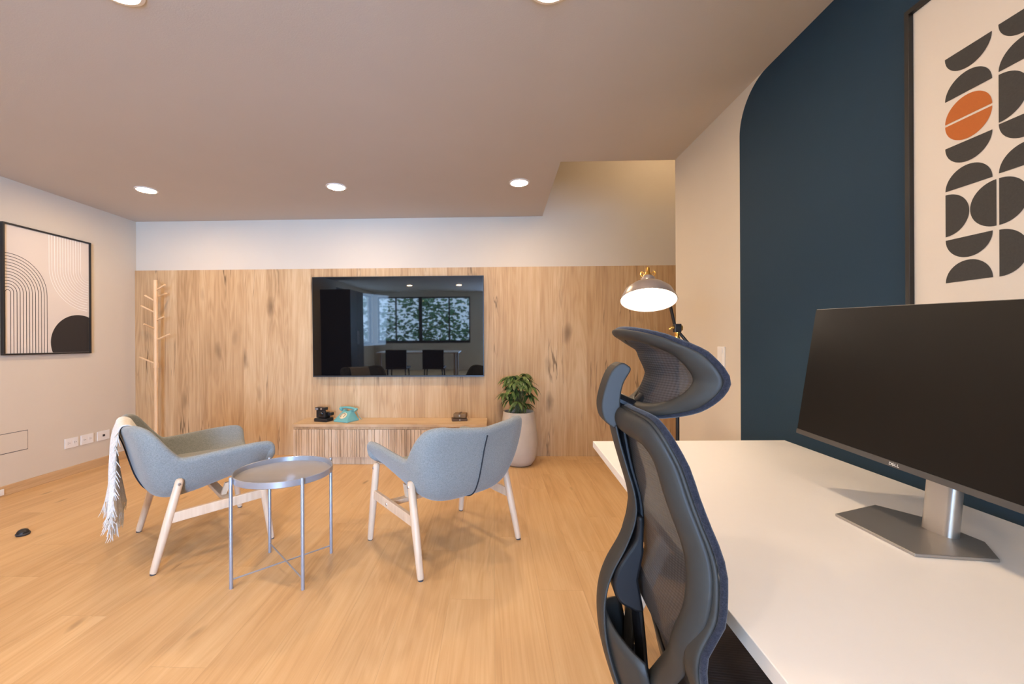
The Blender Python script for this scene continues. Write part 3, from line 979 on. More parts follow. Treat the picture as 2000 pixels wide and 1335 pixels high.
y_lo, y_hi, z_lo, z_hi = PL0 + 0.014, PL1 - 0.014, PZ0 + 0.014, PZ1 - 0.014
bm = bmesh.new()
ca, cz = 3.108, 1.555                  # arch centre
for k in range(13):
    r = 0.018 + k * 0.0222
    pts = []
    for q in range(41):
        th = PI * q / 40
        pts.append((ca + r * math.cos(th), cz + r * 1.06 * math.sin(th)))
    pts = [(ca + r, z_lo)] + pts + [(ca - r, z_lo)]
    pts = [p for p in pts if p[0] > y_lo]
    if k * 0.0222 + 0.018 < 0.03: pass
    strip(bm, pts, 0.0042)
obj('arch_lines', bm, M_blackink, lp, local=False)
bm = bmesh.new()
ca2, cz2 = 3.754, 1.80
for k in range(13):
    r = 0.075 + k * 0.0225
    pts = [(ca2 - r, z_hi)]
    for q in range(31):
        th = PI + PI * 0.5 * q / 30
        pts.append((ca2 + r * math.cos(th), cz2 + r * 1.0 * math.sin(th)))
    pts = [p for p in pts if p[0] < y_hi]
    strip(bm, pts, 0.0052)
obj('white_lines', bm, M_whiteink, lp, local=False)
bm = bmesh.new()
cc_, rr = (3.665, 1.170), 0.245
vs = []
for q in range(73):
    th = 2 * PI * q / 72
    y = cc_[0] + rr * math.cos(th); z = cc_[1] + rr * math.sin(th)
    vs.append((XA, min(max(y, y_lo), y_hi), min(max(z, z_lo), z_hi)))
clean = []
for v in vs:
    if not clean or (Vector(v) - Vector(clean[-1])).length > 1e-4: clean.append(v)
if (Vector(clean[0]) - Vector(clean[-1])).length < 1e-4: clean.pop()
bm.faces.new([bm.verts.new(v) for v in clean])
obj('dark_disc', bm, M_blackink, lp, local=False)

# ------------------------------------------------------------------ right picture
QY1, QY0, QZ1, QZ0 = 1.322, 0.622, 2.150, 1.150
rp = thing('framed_print', 'large black framed print of charcoal half circles and one orange disc on the blue wall', 'picture', (XR - 0.0015, (QY0 + QY1) / 2, QZ0))
wallframe(rp, XR - 0.028, XR - 0.002, QY0, QY1, QZ0, QZ1, 0.014, M_blackm)
obj('print', B(XR - 0.014, XR - 0.003, QY0 + 0.014, QY1 - 0.014, QZ0 + 0.014, QZ1 - 0.014), M_paper, rp, local=False)
XQ = XR - 0.0148
u0 = 0.0628


def half(bm, y, z, r, kind, x=XQ):
    """half disc: kind 'D' = flat side up, 'U' = arc up, 'L' = arc to the left (+Y), 'R' = arc to the right (-Y); (y,z) centre of the flat side"""
    base = {'U': 0, 'L': -PI / 2, 'D': PI, 'R': PI / 2}[kind]
    vs = []
    for q in range(33):
        th = base + PI * q / 32
        vs.append(bm.verts.new((x, y + r * math.cos(th), z + r * math.sin(th))))
    bm.faces.new(vs)


ink = bmesh.new(); ora = bmesh.new()
cyc = [1.1635, 1.0385, 0.9135, 0.7885]
zt0 = 1.937
r_ = 0.0557
colA = [('h', 'D', 0), ('h', 'U', 2), ('o', 'U', 3), ('o', 'D', 3), ('h', 'D', 5), ('h', 'U', 6), ('v', 'Rr', 6), ('h', 'D', 8), ('h', 'U', 10)]
# rows measured from the photograph (flat-side height)
for c, yc in enumerate(cyc):
    if c % 2 == 0:
        half(ink, yc, 1.937, r_, 'D'); half(ink, yc, 1.817, r_, 'U')
        tgt = ora if c == 0 else ink
        half(tgt, yc, 1.7535, r_, 'U'); half(tgt, yc, 1.7475, r_, 'D')
        half(ink, yc, 1.6865, r_, 'D'); half(ink, yc, 1.566, r_, 'U')
        # vertical pair: flat side at the left (+Y), arc to the right; then disc half with arc to the left
        half(ink, yc + r_, 1.4985, 0.0587, 'R')
        half(ink, yc - r_ - 0.008, 1.4985, 0.0587, 'L')
        half(ink, yc, 1.430, r_, 'D'); half(ink, yc, 1.311, r_, 'U')
    else:
        half(ink, yc, 1.942, r_, 'D'); half(ink, yc, 1.823, r_, 'U')
        half(ink, yc + r_, 1.756, 0.0600, 'R')
        half(ink, yc, 1.692, r_, 'D'); half(ink, yc, 1.569, r_, 'U')
        half(ink, yc + r_, 1.4985, 0.0587, 'R')
        half(ink, yc + r_, 1.3690, 0.0587, 'R')
obj('charcoal_shapes', ink, M_ink, rp, local=False)
obj('orange_disc', ora, M_orange, rp, local=False)

# ------------------------------------------------------------------ plates, panel and sockets on the walls
sw = thing('light_switch', 'white rocker switch plate on the right wall beside the blue paint', 'light switch', (XR, 2.404, 1.0))
obj('plate', B(XR - 0.008, XR - 0.0005, 2.368, 2.440, 1.0, 1.122), M_white, sw, local=False, bevel=0.002)
for z in (1.012, 1.048, 1.084):
    obj('rocker', B(XR - 0.0105, XR - 0.0085, 2.384, 2.424, z, z + 0.030), M_white, sw, local=False)


def outlet(y0, y1, z0, z1, label, kind):
    o = thing('wall_outlet', label, 'outlet', (XL, (y0 + y1) / 2, z0), group='white outlets on the left wall')
    obj('plate', B(XL + 0.0005, XL + 0.008, y0, y1, z0, z1), M_white, o, local=False, bevel=0.002)
    ym, zm = (y0 + y1) / 2, (z0 + z1) / 2
    if kind == 'double':
        for s in (-1, 1):
            obj('socket', B(XL + 0.0085, XL + 0.0098, ym + s * 0.028 - 0.018, ym + s * 0.028 + 0.018, zm - 0.019, zm + 0.019), M_white, o, local=False)
            bm = bmesh.new()
            box(bm, XL + 0.0098, XL + 0.0101, ym + s * 0.028 - 0.010, ym + s * 0.028 - 0.002, zm + 0.004, zm + 0.0065)
            box(bm, XL + 0.0098, XL + 0.0101, ym + s * 0.028 - 0.010, ym + s * 0.028 - 0.002, zm - 0.0065, zm - 0.004)
            box(bm, XL + 0.0098, XL + 0.0101, ym + s * 0.028 + 0.005, ym + s * 0.028 + 0.011, zm - 0.0025, zm + 0.0025)
            obj('slot', bm, M_hole, o, local=False)
    elif kind == 'blank':
        obj('cover', B(XL + 0.0085, XL + 0.0098, ym - 0.014, ym + 0.014, zm - 0.014, zm + 0.014), M_white, o, local=False)
    else:
        obj('data_port', B(XL + 0.0085, XL + 0.0098, ym - 0.012, ym + 0.012, zm - 0.010, zm + 0.010), M_seam, o, local=False)
    return o


outlet(3.540, 3.660, 0.240, 0.326, 'white double socket nearest the camera of the three low on the left wall', 'double')
outlet(3.683, 3.803, 0.240, 0.326, 'white double socket in the middle of the three low on the left wall', 'double')
outlet(3.840, 3.966, 0.238, 0.326, 'white plate with one dark data port, nearest the corner on the left wall', 'port')
ob = outlet(3.02, 3.072, 0.012, 0.058, 'small plate on the skirting at the left edge of the photo', 'blank')
for ch in ob.children: ch.location.x += 0.016
ap = thing('access_panel', 'flush square access panel with dark gaps in the left wall', 'panel', (XL, 3.13, 0.315))
obj('gap', B(XL + 0.0003, XL + 0.001, 3.00, 3.255, 0.315, 0.470), M_hole, ap, local=False)
obj('panel_face', B(XL + 0.0005, XL + 0.003, 3.003, 3.251, 0.320, 0.466), M_wall, ap, local=False)
ds = thing('door_stop', 'small black dome door stop on the oak floor at the left', 'door stop', (-2.854, 2.455, 0))
obj('dome', lathe(bmesh.new(), [(0.0, 0.036), (0.012, 0.035), (0.022, 0.030), (0.029, 0.019), (0.031, 0.004), (0.031, 0), (0, 0)], segs=28), M_black, ds, smooth=True)
obj('rubber_ring', lathe(bmesh.new(), [(0.0312, 0.004), (0.0335, 0.006), (0.0335, 0.012), (0.0305, 0.014)], segs=28), M_hole, ds, smooth=True)

# ------------------------------------------------------------------ floor lamp
LX0, LY0 = 0.931, 2.16
fl = thing('floor_lamp', 'lit floor lamp with grey dome shade and brass fittings behind the desk', 'lamp', (LX0, LY0, 0))
obj('base', lathe(bmesh.new(), [(0, 0.024), (0.10, 0.022), (0.125, 0.016), (0.13, 0.006), (0.13, 0), (0, 0)], segs=48), M_black, fl, smooth=True)
obj('pole', tube(bmesh.new(), [(0, 0, 0.02), (0, 0, 1.165)], 0.0088, 14), M_black, fl, smooth=True)
obj('pole_top', lathe(bmesh.new(), [(0, 1.16), (0.013, 1.16), (0.013, 1.175), (0.009, 1.18), (0.013, 1.192), (0.013, 1.2), (0, 1.2)], segs=20), M_brass, fl, smooth=True)
jt = obj('joint', B(-0.016, 0.016, -0.016, 0.016, 1.199, 1.241), M_black, fl, bevel=0.003)
obj('thumb_screw', tube(bmesh.new(), [(-0.040, 0, 1.213), (-0.028, 0, 1.223), (-0.017, 0, 1.223)], [0.0045, 0.007, 0.008], 14), M_brass, jt, smooth=True)
obj('washer', tube(bmesh.new(), [(0.0165, 0, 1.220), (0.024, 0, 1.220)], 0.014, 18), M_brass, jt, smooth=True)
cS = Vector((0.729 - LX0, 2.0 - LY0, 1.345))             # centre of the opening
axis = Vector((0.12, 0.36, 1.0)).normalized()           # opening tips towards the room
q = axis.to_track_quat('Z', 'Y').to_matrix().to_4x4()
MS = Matrix.Translation(cS) @ q
obj('arm', tube(bmesh.new(), spline([cS + axis * 0.108 + Vector((0.028, 0.016, 0)), cS + axis * 0.098 + Vector((0.085, 0.055, 0)), cS + axis * 0.035 + Vector((0.128, 0.085, 0))], 5) + [(0.0, 0.022, 1.221), (0.056, -0.012, 1.135)], 0.0078, 12), M_black, fl, smooth=True)
sh = obj('shade', lathe(bmesh.new(), [(0.030, 0.093), (0.045, 0.088), (0.075, 0.076), (0.105, 0.050), (0.122, 0.014), (0.127, 0.0), (0.125, -0.001), (0.119, 0.013), (0.102, 0.047), (0.073, 0.072), (0.030, 0.087)], M=MS, segs=64), M_lampgrey, fl, smooth=True)
obj('shade_lining', lathe(bmesh.new(), [(0.1235, 0.0005), (0.117, 0.013), (0.100, 0.046), (0.072, 0.070), (0.030, 0.085)], M=MS, segs=48), M_shadein, sh, smooth=True)
obj('socket_cup', lathe(bmesh.new(), [(0.034, 0.082), (0.034, 0.098), (0.031, 0.118), (0.027, 0.124), (0.0, 0.124)], M=MS, segs=32), M_lampgrey, fl, smooth=True)
bm = bmesh.new()
lathe(bm, [(0.0, 0.176), (0.009, 0.174), (0.012, 0.150), (0.015, 0.142), (0.018, 0.134), (0.024, 0.131), (0.026, 0.124), (0.0, 0.1235)], M=MS, segs=24)
for s in (-1, 1):
    tube(bm, [MS @ Vector(p) for p in spline([(s * 0.024, 0, 0.127), (s * 0.033, 0, 0.140), (s * 0.028, 0, 0.155), (s * 0.018, 0, 0.146)], 4)], 0.003, 8)
obj('brass_cap', bm, M_brass, fl, smooth=True)
obj('bulb', lathe(bmesh.new(), [(0, 0.004), (0.010, 0.005), (0.028, 0.012), (0.042, 0.030), (0.044, 0.048), (0.030, 0.070), (0.018, 0.084)], M=MS, segs=32), emit('bulb_glow', (1.0, 0.80, 0.58), 30.0), fl, smooth=True)

# ------------------------------------------------------------------ desk
ZD = 0.73
dk = thing('desk', 'white laminate desk with A-frame legs against the blue wall', 'desk', (0.8, 1.0, 0))
top = [(0.420, 1.800), (1.236, 1.826), (1.150, 0.10), (0.338, 0.075)]
obj('tabletop', prism(bmesh.new(), [(x, y, ZD - 0.026) for x, y in top], (0, 0, 0.026)), M_desk, dk, local=False, bevel=0.0015)
for yy, sx in ((1.66, 0.0), (0.28, -0.06)):
    for xf, xt in ((0.50 + sx, 0.80 + sx), (1.16 + sx, 0.87 + sx)):
        d = Vector((xt - xf, 0, 0.69))
        n = Vector((0.025, 0, 0))
        obj('leg', prism(bmesh.new(), [Vector((xf, yy - 0.02, 0)) - n, Vector((xf, yy - 0.02, 0)) + n, Vector((xt, yy - 0.02, 0.69)) + n, Vector((xt, yy - 0.02, 0.69)) - n], (0, 0.04, 0)), M_whitemetal, dk, local=False, bevel=0.002)
    obj('leg_bracket', B(0.66 + sx, 1.0 + sx, yy - 0.03, yy + 0.03, 0.69, ZD - 0.0265), M_whitemetal, dk, local=False)
obj('under_beam', B(0.78, 0.86, 0.30, 1.63, 0.655, 0.69), M_whitemetal, dk, local=False)

# ------------------------------------------------------------------ monitor
mn = thing('monitor', 'black widescreen computer monitor on an aluminium stand on the white desk', 'monitor', (0.92, 0.935, ZD))
ax = Vector((-0.0141, -1, -0.040)).normalized()          # along the screen towards the camera
upv = Vector((0.130, 0.0, 1.0)); upv = (upv - ax * upv.dot(ax)).normalized()
nv = ax.cross(upv).normalized()                       # +nv or -nv faces the room
if nv.x > 0: nv = -nv
P0 = Vector((0.884, 1.256, 0.8835))
W_, H_ = 0.611, 0.362


def MP(a, b, c): return P0 + ax * a + upv * b + nv * c


def mbox(a0, a1, b0, b1, c0, c1):
    bm = bmesh.new()
    vs = [bm.verts.new(MP(a, b, c)) for c in (c0, c1) for b in (b0, b1) for a in (a0, a1)]
    for f in ((0, 2, 3, 1), (4, 5, 7, 6), (0, 1, 5, 4), (2, 6, 7, 3), (0, 4, 6, 2), (1, 3, 7, 5)):
        bm.faces.new([vs[i] for i in f])
    bmesh.ops.recalc_face_normals(bm, faces=bm.faces[:])
    return bm


obj('casing', mbox(0, W_, 0, H_, -0.028, -0.001), M_alu, mn, local=False, bevel=0.002)
obj('screen', mbox(0.0015, W_ - 0.0015, 0.013, H_ - 0.0015, -0.001, 0.0004), M_mat_screen, mn, local=False)
ch = obj('chin_bezel', mbox(0.0, W_, 0.0, 0.0128, -0.001, 0.001), M_chin, mn, local=False)
# raised lettering on the chin, drawn letter by letter
lb = bmesh.new()


def lbar(a0, b0, a1, b1, w, c=0.00115):
    a = Vector((a0, b0)); b = Vector((a1, b1)); d = (b - a).normalized(); n = Vector((-d.y, d.x)) * w / 2
    vs = [lb.verts.new(MP(p.x, p.y, c)) for p in (a - n, b - n, b + n, a + n)]
    f = lb.faces.new(vs)


LX, LB, LH, LW = W_ / 2 - 0.0125, 0.0032, 0.0062, 0.0062
t = 0.00125
x = LX
lbar(x, LB, x, LB + LH, t)                                                             # D
pts = [(x, LB + LH - t / 2), (x + 0.0030, LB + LH - t / 2), (x + 0.0047, LB + LH * 0.75), (x + 0.0052, LB + LH * 0.5), (x + 0.0047, LB + LH * 0.25), (x + 0.0030, LB + t / 2), (x, LB + t / 2)]
for p, q2 in zip(pts, pts[1:]): lbar(*p, *q2, t)
ce = Vector((x + 0.0092, LB + LH / 2))                                                  # slanted E


def er(a, b):
    v = Matrix.Rotation(math.radians(38), 2) @ Vector((a, b)); return (ce.x + v.x, ce.y + v.y)


lbar(*er(-0.0024, -0.0028), *er(-0.0024, 0.0028), t)
for b_ in (-0.0024, 0, 0.0024): lbar(*er(-0.0024, b_), *er(0.0026, b_), t)
x = LX + 0.0135
for k in range(2):
    lbar(x, LB, x, LB + LH, t); lbar(x - t / 2, LB + t / 2, x + 0.0038, LB + t / 2, t)
    x += 0.0058
bmesh.ops.recalc_face_normals(lb, faces=lb.faces[:])
obj('lettering', lb, plain('silver_lettering', (0.75, 0.74, 0.72), 0.4), ch, local=False)
for k in range(4):
    a = W_ - 0.19 + k * 0.018
    obj('button', mbox(a, a + 0.009, -0.0015, 0.0, -0.012, -0.004), M_chin, mn, local=False)
base = [(0.817, 1.035), (0.962, 1.094), (1.000, 0.965), (0.957, 0.825), (0.815, 0.842)]
base = [(0.818, 1.034), (0.962, 1.092), (1.005, 1.02), (1.008, 0.895), (0.955, 0.824), (0.817, 0.842)]
obj('stand_base', prism(bmesh.new(), [(x, y, ZD + 0.0005) for x, y in base], (0, 0, 0.006)), M_alud, mn, local=False, bevel=0.001)
bm = bmesh.new()
rows = []
for z in (ZD + 0.0066, 0.86, 0.99):
    cxn = 0.962 + (z - ZD) * 0.10
    ring = []
    for k in range(28):
        th = 2 * PI * k / 28
        c, s_ = math.cos(th), math.sin(th)
        ring.append((cxn + 0.016 * abs(c) ** 0.6 * (1 if c > 0 else -1), 0.938 + 0.032 * abs(s_) ** 0.75 * (1 if s_ > 0 else -1), z))
    rows.append(ring)
V = grid(bm, rows, closed_u=True); bm.faces.new(V[0][::-1]); bm.faces.new(V[-1])
nk = obj('neck', bm, M_alu, mn, local=False, smooth=True)
obj('cable_hole', lathe(bmesh.new(), [(0, 0.001), (0.014, 0.001), (0.014, -0.001)], M=Matrix.Translation((0.958, 0.938, 0.872)) @ Matrix.Rotation(-PI / 2, 4, 'Y'), segs=24), M_hole, nk, local=False)
obj('mount', prism(bmesh.new(), [(0.915, 0.895, 0.965), (0.985, 0.895, 0.93), (0.995, 0.895, 1.10), (0.935, 0.895, 1.10)], (0, 0.086, 0)), M_alu, mn, local=False, bevel=0.003)

# ------------------------------------------------------------------ office chair
oc = thing('office_chair', 'dark mesh office chair with headrest pushed in at the white desk', 'office chair', (0.50, 0.80, 0))
YC = 0.80
back_prof = [(0.44, 0.345), (0.50, 0.340), (0.56, 0.326), (0.62, 0.298), (0.68, 0.268), (0.72, 0.264), (0.77, 0.274), (0.83, 0.272), (0.93, 0.252), (1.03, 0.235), (1.06, 0.228)]
hw_prof = [(0.46, 0.15), (0.50, 0.18), (0.58, 0.200), (0.68, 0.210), (0.78, 0.205), (0.88, 0.184), (0.98, 0.160), (1.04, 0.150)]
wrap_prof = [(0.46, 0.012), (0.60, 0.018), (0.70, 0.026), (0.76, 0.047), (0.82, 0.054), (0.90, 0.048), (0.95, 0.042), (1.03, 0.025)]


def outline(zb, zt, hwf, rc_t, rc_b, n=20):
    """half outline (w,z) from top centre clockwise to bottom centre with rounded corners; returns closed loop"""
    pts = []
    ht = hwf(zt - rc_t)
    pts.append((0.0, zt)); pts.append((ht - rc_t, zt - 0.0))
    for k in range(1, 8):
        th = PI / 2 * (1 - k / 8)
        pts.append((ht - rc_t + rc_t * math.cos(th), zt - rc_t + rc_t * math.sin(th)))
    for k in range(n + 1):
        z = (zt - rc_t) + (zb + rc_b - (zt - rc_t)) * k / n
        pts.append((hwf(z), z))
    hb = hwf(zb + rc_b)
    for k in range(1, 8):
        th = PI / 2 * k / 8
        pts.append((hb - rc_b + rc_b * math.cos(th), zb + rc_b - rc_b * math.sin(th)))
    pts.append((0.0, zb))
    full = pts + [(-w, z) for w, z in pts[-2:0:-1]]
    n_ = len(full)
    for _ in range(3):
        full = [((full[i - 1][0] + 2 * full[i][0] + full[(i + 1) % n_][0]) / 4, (full[i - 1][1] + 2 * full[i][1] + full[(i + 1) % n_][1]) / 4) for i in range(n_)]
    return full


def ring_surface(loop, cen, surf, r0, r1, n, off=0.0):
    rows = []
    for j in range(n + 1):
        r = r0 + (r1 - r0) * j / n
        row = []
        for (w, z) in loop:
            ww = cen[0] + (w - cen[0]) * r; zz = cen[1] + (z - cen[1]) * r
            row.append((surf(ww, zz) + (off(r) if callable(off) else off), YC - ww, zz))
        rows.append(row)
    return rows


def bsurf(w, z):
    hw = interp(hw_prof, z)
    return interp(back_prof, z) + interp(wrap_prof, z) * min(1.3, abs(w) / hw) ** 2.2


bl = outline(0.47, 1.035, lambda z: interp(hw_prof, z), 0.05, 0.10)
cen = (0.0, 0.77)
bm = bmesh.new(); grid(bm, ring_surface(bl, cen, bsurf, 0.02, 0.93, 18, 0.006), closed_u=True)
obj('back_mesh', bm, M_mesh, oc, local=False, smooth=True, angle=0)
bm = bmesh.new(); grid(bm, ring_surface(bl, cen, bsurf, 0.87, 1.0, 4, 0.002), closed_u=True)
obj('inner_frame', bm, M_frameg, oc, local=False, smooth=True, solid=0.008, angle=0, subsurf=1)
bm = bmesh.new()
tube(bm, ring_surface(bl, cen, bsurf, 0.992, 0.992, 1, 0.010)[0], 0.0056, 10, closed=True)
obj('fabric_border', bm, M_bluefab, oc, local=False, smooth=True)
# outer frame: shield outline that sweeps back to the foot of the spine
hwF = [(0.44, 0.030), (0.50, 0.052), (0.56, 0.092), (0.62, 0.142), (0.67, 0.182), (0.72, 0.196), (0.78, 0.203), (0.88, 0.183), (0.98, 0.159), (1.04, 0.149)]
profF = [(0.42, 0.262), (0.48, 0.262), (0.54, 0.272), (0.60, 0.282), (0.66, 0.282), (0.72, 0.272), (0.77, 0.274), (0.83, 0.272), (0.93, 0.252), (1.03, 0.235), (1.06, 0.228)]


def fsurf(w, z):
    return interp(profF, z) - 0.004 + interp(wrap_prof, z) * min(1.3, abs(w) / interp(hw_prof, z)) ** 2.2


fl_ = outline(0.43, 1.032, lambda z: interp(hwF, z), 0.05, 0.028)
bm = bmesh.new(); grid(bm, ring_surface(fl_, (0.0, 0.80), fsurf, 0.81, 1.0, 6, lambda r: -0.009 + 0.011 * ((r - 0.905) / 0.095) ** 2), closed_u=True)
obj('back_frame', bm, M_frameg, oc, local=False, smooth=True, solid=0.009, angle=0, subsurf=1)
bm = bmesh.new()
tube(bm, spline([(0.266, YC, 0.665), (0.272, YC, 0.60), (0.278, YC, 0.53), (0.290, YC, 0.46)], 5), 0.030, 14, flat=(0.3, 1.0), up=(1, 0, 0))
obj('lower_stay', bm, M_framek, oc, local=False, smooth=True)
# spine
sp_pts = [(0.222, 1.010), (0.232, 0.965), (0.243, 0.925), (0.258, 0.870), (0.259, 0.827), (0.243, 0.778), (0.216, 0.725), (0.203, 0.676), (0.204, 0.612), (0.220, 0.544), (0.246, 0.485), (0.30, 0.440), (0.38, 0.425)]
spl = spline([(x, YC, z) for x, z in sp_pts], 6)
bm = bmesh.new()
n_ = len(spl)
tube(bm, spl, [0.026 + 0.016 * max(0, (i - 30) / (n_ - 30)) for i in range(n_)], 18, flat=(0.22, 1.0), up=(1, 0, 0))
obj('spine', bm, M_frameg, oc, local=False, smooth=True)
bm = bmesh.new()
inn = spline([(0.236, YC, 1.02), (0.252, YC, 0.93), (0.270, YC, 0.86), (0.272, YC, 0.80), (0.262, YC, 0.765)], 6)
tube(bm, inn, 0.017, 14, flat=(0.45, 1.0), up=(1, 0, 0))
obj('inner_column', bm, M_framek, oc, local=False, smooth=True)
# lumbar support: curved pad
bm = bmesh.new()
lp_ = spline([(0.266, 0, 0.835), (0.262, 0, 0.795), (0.245, 0, 0.765), (0.228, 0, 0.735), (0.222, 0, 0.705), (0.232, 0, 0.678), (0.262, 0, 0.662)], 5)
inner_ = [(0.272, 0.662), (0.262, 0.72), (0.272, 0.77), (0.272, 0.835)]
prism(bm, [(p.x - 0.004, YC + 0.034, p.z) for p in lp_] + [(x, YC + 0.034, z) for x, z in inner_], (0, -0.068, 0))
obj('lumbar_pad', bm, M_framek, oc, local=False, smooth=True, bevel=0.006)
# lower rear shell between spine and frame
bm = bmesh.new()
rows = []
for k in range(15):
    w = -0.095 + 0.19 * k / 14
    rr2 = []
    for j in range(9):
        q_ = j / 8
        z = 0.655 - 0.04 * (abs(w) / 0.095) + (0.45 - 0.655) * q_
        x0_ = interp([(0.45, 0.275), (0.50, 0.240), (0.56, 0.218), (0.62, 0.206), (0.68, 0.206)], z)
        rr2.append((x0_ + 6.0 * w * w * (0.9), YC - w, z))
    rows.append(rr2)
grid(bm, rows)
obj('rear_shell', bm, M_frameg, oc, local=False, smooth=True, solid=0.006, angle=0)
# headrest
hprof = [(1.02, 0.250), (1.045, 0.272), (1.09, 0.287), (1.13, 0.272), (1.155, 0.250), (1.175, 0.228)]
hhw = [(1.02, 0.10), (1.06, 0.135), (1.10, 0.148), (1.14, 0.142), (1.17, 0.12)]


def hsurf(w, z):
    return interp(hprof, z) + 0.066 * min(1.2, abs(w) / 0.148) ** 2.0


hl = []
for k in range(64):
    th = PI / 2 - 2 * PI * k / 64
    c, s_ = math.cos(th), math.sin(th)
    hl.append((0.150 * abs(c) ** 0.72 * (1 if c > 0 else -1) * (1 - 0.06 * s_), 1.097 + 0.077 * abs(s_) ** 0.85 * (1 if s_ > 0 else -1)))
hc = (0.0, 1.098)
bm = bmesh.new(); grid(bm, ring_surface(hl, hc, hsurf, 0.02, 0.80, 12, 0.003), closed_u=True)
obj('headrest_mesh', bm, M_mesh, oc, local=False, smooth=True, angle=0)
bm = bmesh.new(); grid(bm, ring_surface(hl, hc, hsurf, 0.76, 1.0, 5, lambda r: -0.006 + 0.009 * ((r - 0.88) / 0.12) ** 2), closed_u=True)
obj('headrest_frame', bm, M_frameg, oc, local=False, smooth=True, solid=0.008, angle=0, subsurf=1)
bm = bmesh.new()
tube(bm, ring_surface(hl, hc, hsurf, 0.99, 0.99, 1, 0.009)[0], 0.0055, 10, closed=True)
obj('headrest_border', bm, M_bluefab, oc, local=False, smooth=True)
# bracket hooking over the top of the spine
bm = bmesh.new()
outer = [(0.252, 1.104), (0.236, 1.112), (0.217, 1.096), (0.203, 1.058), (0.199, 1.030), (0.205, 1.006), (0.222, 0.992)]
inner = [(0.236, 1.010), (0.233, 1.040), (0.238, 1.072), (0.252, 1.098)]
cres = spline([(x, YC + 0.028, z) for x, z in outer], 4) + spline([(x, YC + 0.028, z) for x, z in inner], 4)
prism(bm, cres, (0, -0.056, 0))
obj('headrest_bracket', bm, M_frameg, oc, local=False, smooth=False, bevel=0.003)
bm = bmesh.new()
tube(bm, spline([(0.228, YC, 1.045), (0.250, YC, 1.035), (0.268, YC, 1.030), (0.285, YC, 1.045)], 5), 0.024, 14, flat=(0.55, 1.0), up=(0, 0, 1))
obj('headrest_arm', bm, M_framek, oc, local=False, smooth=True)
# seat, lift, star base
bm = bmesh.new()
rows = []
for z, s in ((0.455, 0.90), (0.465, 0.98), (0.485, 1.0), (0.500, 0.96), (0.505, 0.85), (0.500, 0.4), (0.500, 0.05)):
    ring = []
    for k in range(40):
        th = 2 * PI * k / 40
        c, s_ = math.cos(th), math.sin(th)
        ring.append((0.595 + 0.235 * s * abs(c) ** 0.45 * (1 if c > 0 else -1), YC + 0.25 * s * abs(s_) ** 0.45 * (1 if s_ > 0 else -1), z - (0.02 if c > 0.9 else 0)))
    rows.append(ring)
V = grid(bm, rows, closed_u=True); bm.faces.new(V[0][::-1]); bm.faces.new(V[-1])
obj('seat', bm, M_mesh, oc, local=False, smooth=True)
obj('seat_mechanism', B(0.36, 0.66, YC - 0.07, YC + 0.07, 0.395, 0.455), M_framek, oc, local=False, bevel=0.01)
obj('gas_lift', tube(bmesh.new(), [(0.52, YC, 0.09), (0.52, YC, 0.26), (0.52, YC, 0.261), (0.52, YC, 0.395)], [0.028, 0.028, 0.016, 0.016], 20), M_framek, oc, local=False, smooth=True)
for k in range(5):
    a = 2 * PI * k / 5 + 0.3
    e = Vector((0.52 + 0.26 * math.cos(a), YC + 0.26 * math.sin(a), 0.075))
    lg = obj('base_arm', tube(bmesh.new(), [(0.52, YC, 0.105), (0.52 + 0.13 * math.cos(a), YC + 0.13 * math.sin(a), 0.095), e], [0.028, 0.024, 0.018], 12), M_framek, oc, local=False, smooth=True)
    sd = Vector((-math.sin(a), math.cos(a), 0)) * 0.012
    bm = bmesh.new()
    for s in (-1, 1):
        cpt = Vector((e.x, e.y, 0.0275)) + sd * s
        tube(bm, [cpt - sd * 0.6, cpt + sd * 0.6], 0.0275, 20)
    tube(bm, [(e.x, e.y, 0.03), (e.x, e.y, 0.075)], 0.006, 10)
    obj('caster', bm, M_framek, lg, local=False, smooth=True)

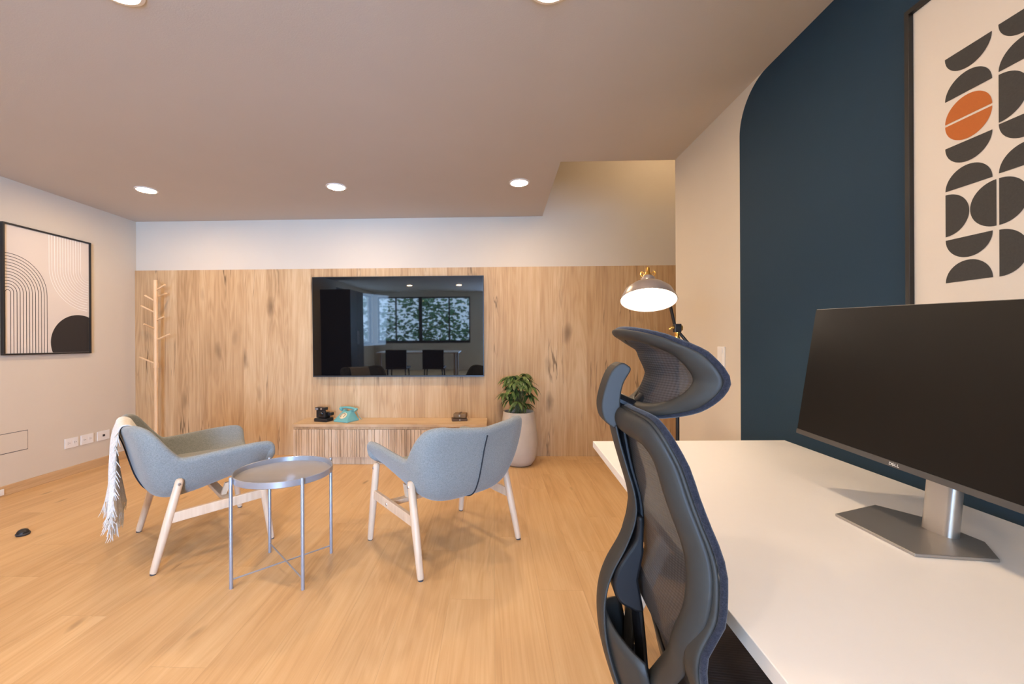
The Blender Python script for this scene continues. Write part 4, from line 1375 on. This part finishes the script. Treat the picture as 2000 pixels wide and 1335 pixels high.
ra = math.radians(-4.0)                                 # the chair is turned a little about its spine
oc.rotation_euler = (0, 0, ra)
oc.location = (0.25 + 0.25 * math.cos(ra), 0.80 + 0.25 * math.sin(ra), 0)

# ------------------------------------------------------------------ furniture behind the camera, mirrored in the television
dt = thing('dining_table', 'white dining table by the rear window, reflected in the television', 'table', (-1.75, -1.5, 0))
obj('tabletop', B(-0.95, 0.95, -0.42, 0.42, 0.72, 0.75), M_desk, dt, bevel=0.003)
for sx in (-1, 1):
    for sy in (-1, 1):
        obj('leg', B(sx * 0.86 - 0.025, sx * 0.86 + 0.025, sy * 0.34 - 0.025, sy * 0.34 + 0.025, 0, 0.72), M_whitemetal, dt)
for i, x in enumerate((-2.1, -1.3)):
    dc = thing('dining_chair', ('dark dining chair at the white table, nearer the left wall' if i == 0 else 'dark dining chair at the white table, nearer the room centre') + ', reflected in the television', 'chair', (x, -0.75, 0), group='dark dining chairs')
    obj('seat', B(-0.23, 0.23, -0.22, 0.22, 0.42, 0.46), M_black, dc, bevel=0.01)
    obj('backrest', B(-0.23, 0.23, 0.19, 0.225, 0.46, 0.84), M_black, dc, bevel=0.012)
    for sx in (-1, 1):
        for sy in (-1, 1):
            obj('leg', tube(bmesh.new(), [(sx * 0.21, sy * 0.2, 0), (sx * 0.19, sy * 0.18, 0.42)], [0.011, 0.015], 10), M_black, dc, smooth=True)
tc = thing('tall_cabinet', 'tall dark cabinet against the left wall behind the camera, reflected in the television', 'cabinet', (-3.4, -1.0, 0))
obj('body', B(-0.335, 0.30, -0.45, 0.45, 0.06, 2.15), M_darkcab, tc)
obj('plinth', B(-0.335, 0.27, -0.43, 0.43, 0, 0.06), M_black, tc)
for s in (-1, 1):
    dd = obj('door', B(0.30, 0.318, min(s * 0.003, s * 0.447), max(s * 0.003, s * 0.447), 0.065, 2.145), M_darkcab, tc)
    obj('handle', tube(bmesh.new(), [(0.335, s * 0.04, 0.95), (0.335, s * 0.04, 1.25)], 0.005, 8), M_alu, dd)
